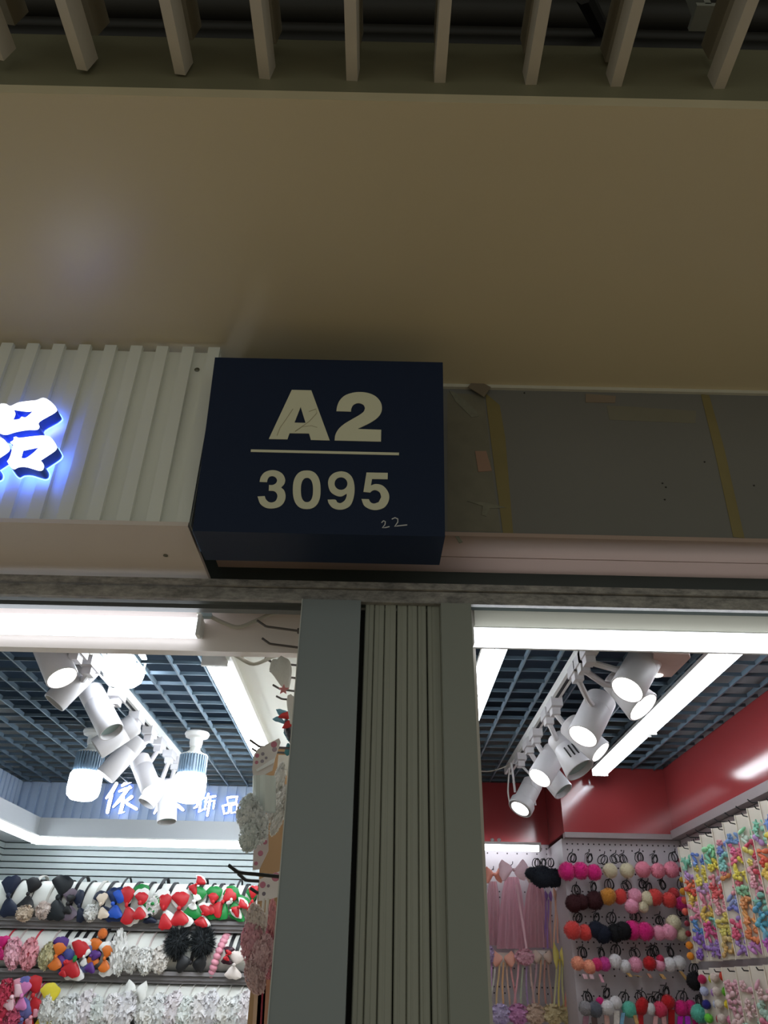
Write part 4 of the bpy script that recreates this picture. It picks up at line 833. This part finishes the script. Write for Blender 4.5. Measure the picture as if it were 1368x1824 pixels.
# --- alcove: tulle bows and ribbons
def tulle(lab, x0, x1, y0, y1, col, bowc, by, bw, bh, Y, group='tulle bows in the alcove', ribbons=()):
    c = P((x0+x1)/2, by, Y=Y); t = thing('tulle_bow', lab, 'hair bow', c, group); mb = MB(); ph = random.random()*6
    def fn(u, v):
        cx = (x0+x1)/2; wx = (x1-x0)*(.42+.58*v**.6); p = P(cx+(u-.5)*wx, y0+(y1-y0)*v, Y=Y); return (p.x, Y+.012*sin(u*22+ph)*(.4+v), p.z)
    mb.grid(fn, 36, 5); mb.build('tulle_tail', M(*col, .7, .06, 40, sheen=.4, alpha=.86, trans=.4), t)
    link('bow_loops', cached('bow', bowc, .45, seed=1), t, (c.x, Y-.04, c.z), (0, pi/2, 0), (bh*MPX*1.15, .1, bw*MPX)); link('knot', knot(bowc), t, (c.x, Y-.06, c.z), None, (.09, .1, .12))
    link('hook_wire', hk_me, t, (c.x, Y, c.z+.02))
    for (rx, ry0, rx1, ry1, rc) in ribbons:
        a, b = P(rx, ry0, Y=Y-.03), P(rx1, ry1, Y=Y-.03); q = MB(); q.obox((a+b)/2, Vector((.005, 0, 0)), Vector((0, .0015, 0)), (b-a)/2); q.build('ribbon', M(*rc, .4), t, False)
    return t
PKT = (228, 184, 194)
tulle('peach bow with pale tulle tail next to the pillar', 862, 894, 1570, 1684, PKT, (240, 160, 140), 1560, 30, 24, 4.47)
tulle('pale pink bow with a wide rose tulle veil', 884, 940, 1562, 1690, (226, 174, 188), (244, 206, 216), 1552, 46, 30, 4.44, ribbons=[(920,1575,938,1690,(226,180,190))])
tulle('rose tulle veil partly behind the navy puff', 928, 980, 1570, 1688, (222, 170, 180), (236, 214, 210), 1560, 36, 24, 4.46)
t = thing('pompom_hair_tie', 'very large navy fur puff over the alcove corner', 'hair tie', P(970, 1560, Y=4.3), 'navy puffs')
for (x, y, r) in ((948, 1556, 13), (966, 1562, 22), (986, 1564, 19)): link('pompom', cached('fuzz', (24, 30, 42), .9), t, P(x, y, Y=4.32), None, (r*MP*1.15, r*MP, r*MP*.95))
for i, x in enumerate((954, 966, 980)): link('elastic', elastic_mesh(i), t, P(x, 1537, Y=4.34))
def ribbon_bunch(lab, px, y0, y1, cols, topc, Y, spread=3, topk='bow', tw=16, th=18, cardw=0):
    c = P(px, y0, Y=Y); t = thing('ribbon_bow', lab, 'hair bow', c, 'ribbon bows in the alcove')
    if cardw:
        a, b = P(px-cardw/2, y0-12, Y=Y), P(px+cardw/2, y0+14, Y=Y); MB().box(a.x, Y+.012, b.z, b.x, Y+.016, a.z).build('backing_card', M(226, 214, 206, .6), t, False)
        for dx in (-.25, .25):
            h_ = P(px+cardw*dx, y0-7, Y=Y); MB().lathe([(.005, 0), (.004, .003)], (h_.x, Y+.012, h_.z), (0, -1, 0), 8).build('clip_end', BLACK, t)
    link('bow_loops' if topk == 'bow' else 'ruffle', cached(topk, topc, .5, seed=2), t, (c.x, Y-.01, c.z), (0, pi/2 if topk == 'bow' else 0, 0), ((th*MPX*1.1, .07, tw*MPX) if topk == 'bow' else (tw*MPX, .06, th*MPX)))
    for i, col in enumerate(cols):
        x = px+(i-(len(cols)-1)/2)*spread; pts = []
        for k in range(7):
            v = k/6; pts.append(P(x+(i-(len(cols)-1)/2)*v*spread*.6+1.2*sin(v*5+i), y0+6+(y1-y0-6)*v, Y=Y+.002*i))
        mb = MB()
        for k in range(6):
            a, b = pts[k], pts[k+1]; mb.hexa([(b.x-.0045, b.y-.001, b.z), (b.x+.0045, b.y-.001, b.z), (b.x+.0045, b.y+.001, b.z), (b.x-.0045, b.y+.001, b.z), (a.x-.0045, a.y-.001, a.z), (a.x+.0045, a.y-.001, a.z), (a.x+.0045, a.y+.001, a.z), (a.x-.0045, a.y+.001, a.z)])
        mb.build('ribbon', M(*col, .4), t, False)
ribbon_bunch('purple ribbon streamer below the navy puff', 976, 1596, 1690, [(150,110,186),(160,120,190),(206,160,150)], (150, 110, 186), 4.46, 4, tw=12, th=16)
ribbon_bunch('peach ribbon streamer below the navy puff', 991, 1592, 1680, [(232,180,150),(230,170,150)], (236, 184, 156), 4.44, 4, tw=12, th=20)
ribbon_bunch('grey blue ribbon streamer beside the pompom board', 1002, 1590, 1690, [(160,166,180),(170,176,190)], (170, 176, 190), 4.48, 3, tw=8, th=12)
ribbon_bunch('peach and white bow with gold ribbons on a card', 896, 1708, 1790, [(196,190,180),(214,180,130),(222,170,120),(200,160,140),(220,150,150)], (238, 170, 150), 4.46, 7, 'bow', 36, 22, 36)
ribbon_bunch('pink puffy bow with lilac ribbons on a card', 934, 1704, 1790, [(226,160,170),(170,176,150),(160,130,170),(206,170,160)], (236, 180, 196), 4.45, 7, 'ruffle', 36, 26, 34)
ribbon_bunch('beige bow with rose ribbons on a card', 966, 1704, 1788, [(190,150,160),(206,160,130),(196,140,130),(186,150,140)], (216, 190, 176), 4.46, 7, 'bow', 30, 18, 32)
ribbon_bunch('yellow ribbon bow with long tails', 996, 1702, 1792, [(206,200,150),(222,206,110),(200,196,140)], (222, 206, 110), 4.42, 5, 'bow', 20, 36)
ribbon_bunch('orange rose ribbon streamer at the alcove corner', 1012, 1708, 1800, [(214,140,120),(206,160,140)], (214, 130, 104), 4.42, 5, 'bow', 12, 18)
ribbon_bunch('lilac bow at the lower edge beside the pillar', 872, 1700, 1760, [(206,120,180),(200,150,206)], (206, 180, 220), 4.46, 5, 'ruffle', 18, 26)
for i, (px, cc, ds) in enumerate([(890, (214,198,234), 'lavender sparkling tulle puff'), (922, (222,156,206), 'orchid pink tulle puff'), (952, (230,202,182), 'tan tulle puff'), (984, (228,210,166), 'golden tulle puff'), (1012, (212,194,146), 'olive gold tulle puff')]):
    ribbon_bunch('%s on a card at the bottom of the alcove' % ds, px, 1806, 1850, [cc, cc], cc, 4.44, 6, 'ruffle', 40, 30, 30)

# --- clip cards on the right wall
def clip_mesh(kind, col):
    k = ('clip', kind, col)
    if k in CACHE: return CACHE[k]
    mb = MB(); mt = M(*col, .35, .25, 90)
    if kind == 0:      # small bow
        for s_ in (-1, 1): mb.ball((s_*.012, 0, .002), .012, .006, .010, 8, 5)
        mb.ball((0, -.003, 0), .005, .005, .006, 6, 4)
    elif kind == 1:    # flower
        for i in range(5): t = 2*pi*i/5; mb.ball((.010*cos(t), 0, .010*sin(t)), .008, .005, .008, 7, 4)
        mb.ball((0, -.005, 0), .006, .004, .006, 6, 4)
    elif kind == 2:    # star
        st = [((.017 if i % 2 == 0 else .008)*sin(i*pi/5), (.017 if i % 2 == 0 else .008)*cos(i*pi/5)) for i in range(10)]
        mb.v = [(x, -.003, z) for x, z in st]+[(x, .003, z) for x, z in st]+[(0, -.007, 0)]
        mb.f = [(20, i, (i+1) % 10) for i in range(10)]+[tuple(10+i for i in reversed(range(10)))]+[(i, 10+i, 10+(i+1) % 10, (i+1) % 10) for i in range(10)]
    else:              # long barrette
        mb.ball((0, 0, 0), .008, .006, .022, 8, 6)
    CACHE[k] = mb.mesh('hair_clip', mt, True, 50); return CACHE[k]
PAL = [[(110,206,170),(140,210,180),(190,140,210),(236,96,50),(230,60,40),(240,200,70),(236,140,170),(230,120,150),(60,140,210),(70,120,210),(130,80,190),(120,70,180)],
       [(70,110,200),(90,140,220),(230,210,60),(236,220,70),(200,150,210),(236,120,150),(236,150,170),(230,190,70),(110,190,170),(220,60,130),(200,60,120),(150,110,200)],
       [(130,220,150),(110,200,160),(236,220,60),(220,120,130),(200,170,210),(220,70,70),(236,150,160),(236,170,180),(230,210,90),(220,210,90),(210,180,100),(216,170,90)],
       [(236,150,160),(90,120,200),(120,200,190),(236,130,140),(230,140,60),(236,150,160),(130,150,210),(100,110,200),(150,120,200),(226,70,110),(160,130,210),(150,110,190)],
       [(100,150,210),(230,90,140),(236,100,130),(236,220,60),(240,220,70),(220,90,110),(130,200,150),(236,150,80),(240,160,70),(236,140,70),(230,120,60),(190,110,190)],
       [(120,206,150),(200,230,210),(200,40,70),(236,220,90),(236,160,170),(226,60,80),(230,150,170),(120,200,180),(60,150,190),(70,170,200),(110,180,210),(200,90,200)]]
def clip_card(lab, y, z0, z1, wd, yaw, pal, rng, x=1.462, cols=3, rows=22, group='clip cards on the right wall', cc=(224, 214, 200), dens=.92, sc=.95):
    t = thing('clip_card', lab, 'hair clip card', (x, y, z0), group, (0, 0, yaw)); Hh = z1-z0
    link('backing', MB().box(-wd/2, 0, 0, wd/2, .003, Hh).mesh('backing', M(*cc, .6), False), t, local=True)
    link('edge_strip', MB().box(-wd/2-.003, -.006, 0, -wd/2, .004, Hh).mesh('edge_strip', M(232, 222, 206, .6), False), t, local=True)
    link('peg', MB().tube([(0, .06, Hh-.015), (0, -.05, Hh-.015), (0, -.06, Hh-.006)], .0024, 6).mesh('peg', DHK), t, local=True)
    top = Hh-.055
    for r in range(rows):
        for c in range(cols):
            if rng.random() > dens: continue
            col = pal[min(len(pal)-1, int(r/rows*len(pal)+rng.random()*.9))]
            col = tuple(int(v*.78+.22*k_) for v, k_ in zip(col, (206, 184, 186)))
            link('hair_clip', clip_mesh(rng.choice([0, 0, 1, 2, 3]), col), t, ((c-(cols-1)/2)*wd/cols*.88+rng.uniform(-.006, .006), -.008-rng.uniform(0, .008), top-(top-.01)*(r+.3)/rows), (rng.uniform(-.3, .3), rng.uniform(-1, 1), rng.uniform(-.4, .4)), sc*rng.uniform(.85, 1.2), local=True)
rng = random.Random(11)
ys = [3.86, 3.72, 3.57, 3.43, 3.31, 3.18, 3.06, 2.95]
for i, y in enumerate(ys):
    z1 = 2.238+.004*i; clip_card('multicoloured hair clip card in the upper row, %s from the back corner' % ORD[i], y, 1.772, z1, .118, radians(-52), PAL[i % 6], rng)
ys2 = [3.60, 3.46, 3.33, 3.20, 3.08]
PAS = [(232,170,184),(236,190,196),(226,160,180),(236,200,200),(170,210,190),(220,110,140),(214,90,160)]
for i, y in enumerate(ys2):
    clip_card('pink and mint clip card in the lower row, %s from the back corner' % ORD[i], y, 1.38, 1.745, .118, radians(-52), PAS[i % 3:]+PAS[:i % 3], rng, cols=3, rows=15, dens=.95, group='lower clip cards on the right wall')
def puff_card(lab, y, z0, z1, wd, cols_, x=1.45):
    t = thing('pompom_card', lab, 'hair clip card', (x, y, z0), 'pompom cards on the right wall', (0, 0, radians(-45))); Hh = z1-z0
    link('backing', MB().box(-wd/2, 0, 0, wd/2, .003, Hh).mesh('backing', M(222, 212, 200, .6), False), t, local=True)
    link('peg', MB().tube([(0, .06, Hh-.015), (0, -.05, Hh-.015), (0, -.06, Hh-.006)], .0024, 6).mesh('peg', DHK), t, local=True)
    for k, (u, v, c) in enumerate(cols_): link('pompom', cached('fuzz', c, .9), t, (u*wd/2, -.016, Hh*(1-.03-v*.56)), (k, k, k), .0195, local=True)
puff_card('pale card with paired coloured pompoms, nearest the back corner in the lower row', 3.86, 1.38, 1.74, .10, [(-.6,.12,(206,40,100)),(.35,.12,(226,230,40)),(-.6,.34,(200,206,236)),(.35,.36,(190,130,210)),(-.6,.58,(40,40,140)),(.35,.57,(200,206,230)),(-.6,.82,(120,220,70)),(.4,.83,(190,30,50))])
puff_card('pale card with white and bright pompoms, second in the lower row', 3.73, 1.38, 1.745, .10, [(-.5,.12,(230,210,200)),(.3,.1,(206,60,30)),(-.5,.36,(230,214,206)),(.3,.36,(120,200,50)),(-.5,.58,(230,220,210)),(.3,.58,(236,210,40)),(-.5,.82,(230,214,206)),(.3,.84,(226,130,170))])
ST = [(1213,1533,(130,20,50)),(1214,1549,(140,20,50)),(1215,1567,(190,150,30)),(1217,1588,(214,150,40)),(1220,1604,(214,90,60)),(1221,1624,(214,90,70)),(1224,1645,(130,24,44)),(1226,1663,(150,30,40)),(1228,1684,(240,150,30)),(1230,1703,(240,150,30))]
t = thing('pompom_card', 'narrow card edge with a column of small red and orange puffs', 'hair clip card', P(1221, 1710, Y=3.95), 'pompom cards on the right wall')
a, b = P(1222, 1518, Y=3.98), P(1240, 1716, Y=3.98)
MB().hexa([(b.x-.02, 3.98, b.z), (b.x+.004, 3.96, b.z), (b.x+.004, 3.964, b.z), (b.x-.02, 3.984, b.z), (a.x, 3.98, a.z), (a.x+.024, 3.96, a.z), (a.x+.024, 3.964, a.z), (a.x, 3.984, a.z)]).build('backing', M(226, 214, 196, .6), t, False)
for (x, y, c) in ST: link('pompom', cached('fuzz', c, .9), t, P(x, y, Y=3.95), None, .0175 if c[0] > 200 else .014)
# wire hooks in the right wall above the cards
for i in range(7):
    y = 3.78-i*.115; z = 2.262+.003*i
    tag(MB().tube([(1.535, y, z), (1.44, y, z), (1.425, y, z+.012)], .0024, 6).build('peg_hook', DHK), 'thin wire hook above the clip cards, %s from the back corner' % ORD[i], 'hook', 'wire hooks on the card wall')
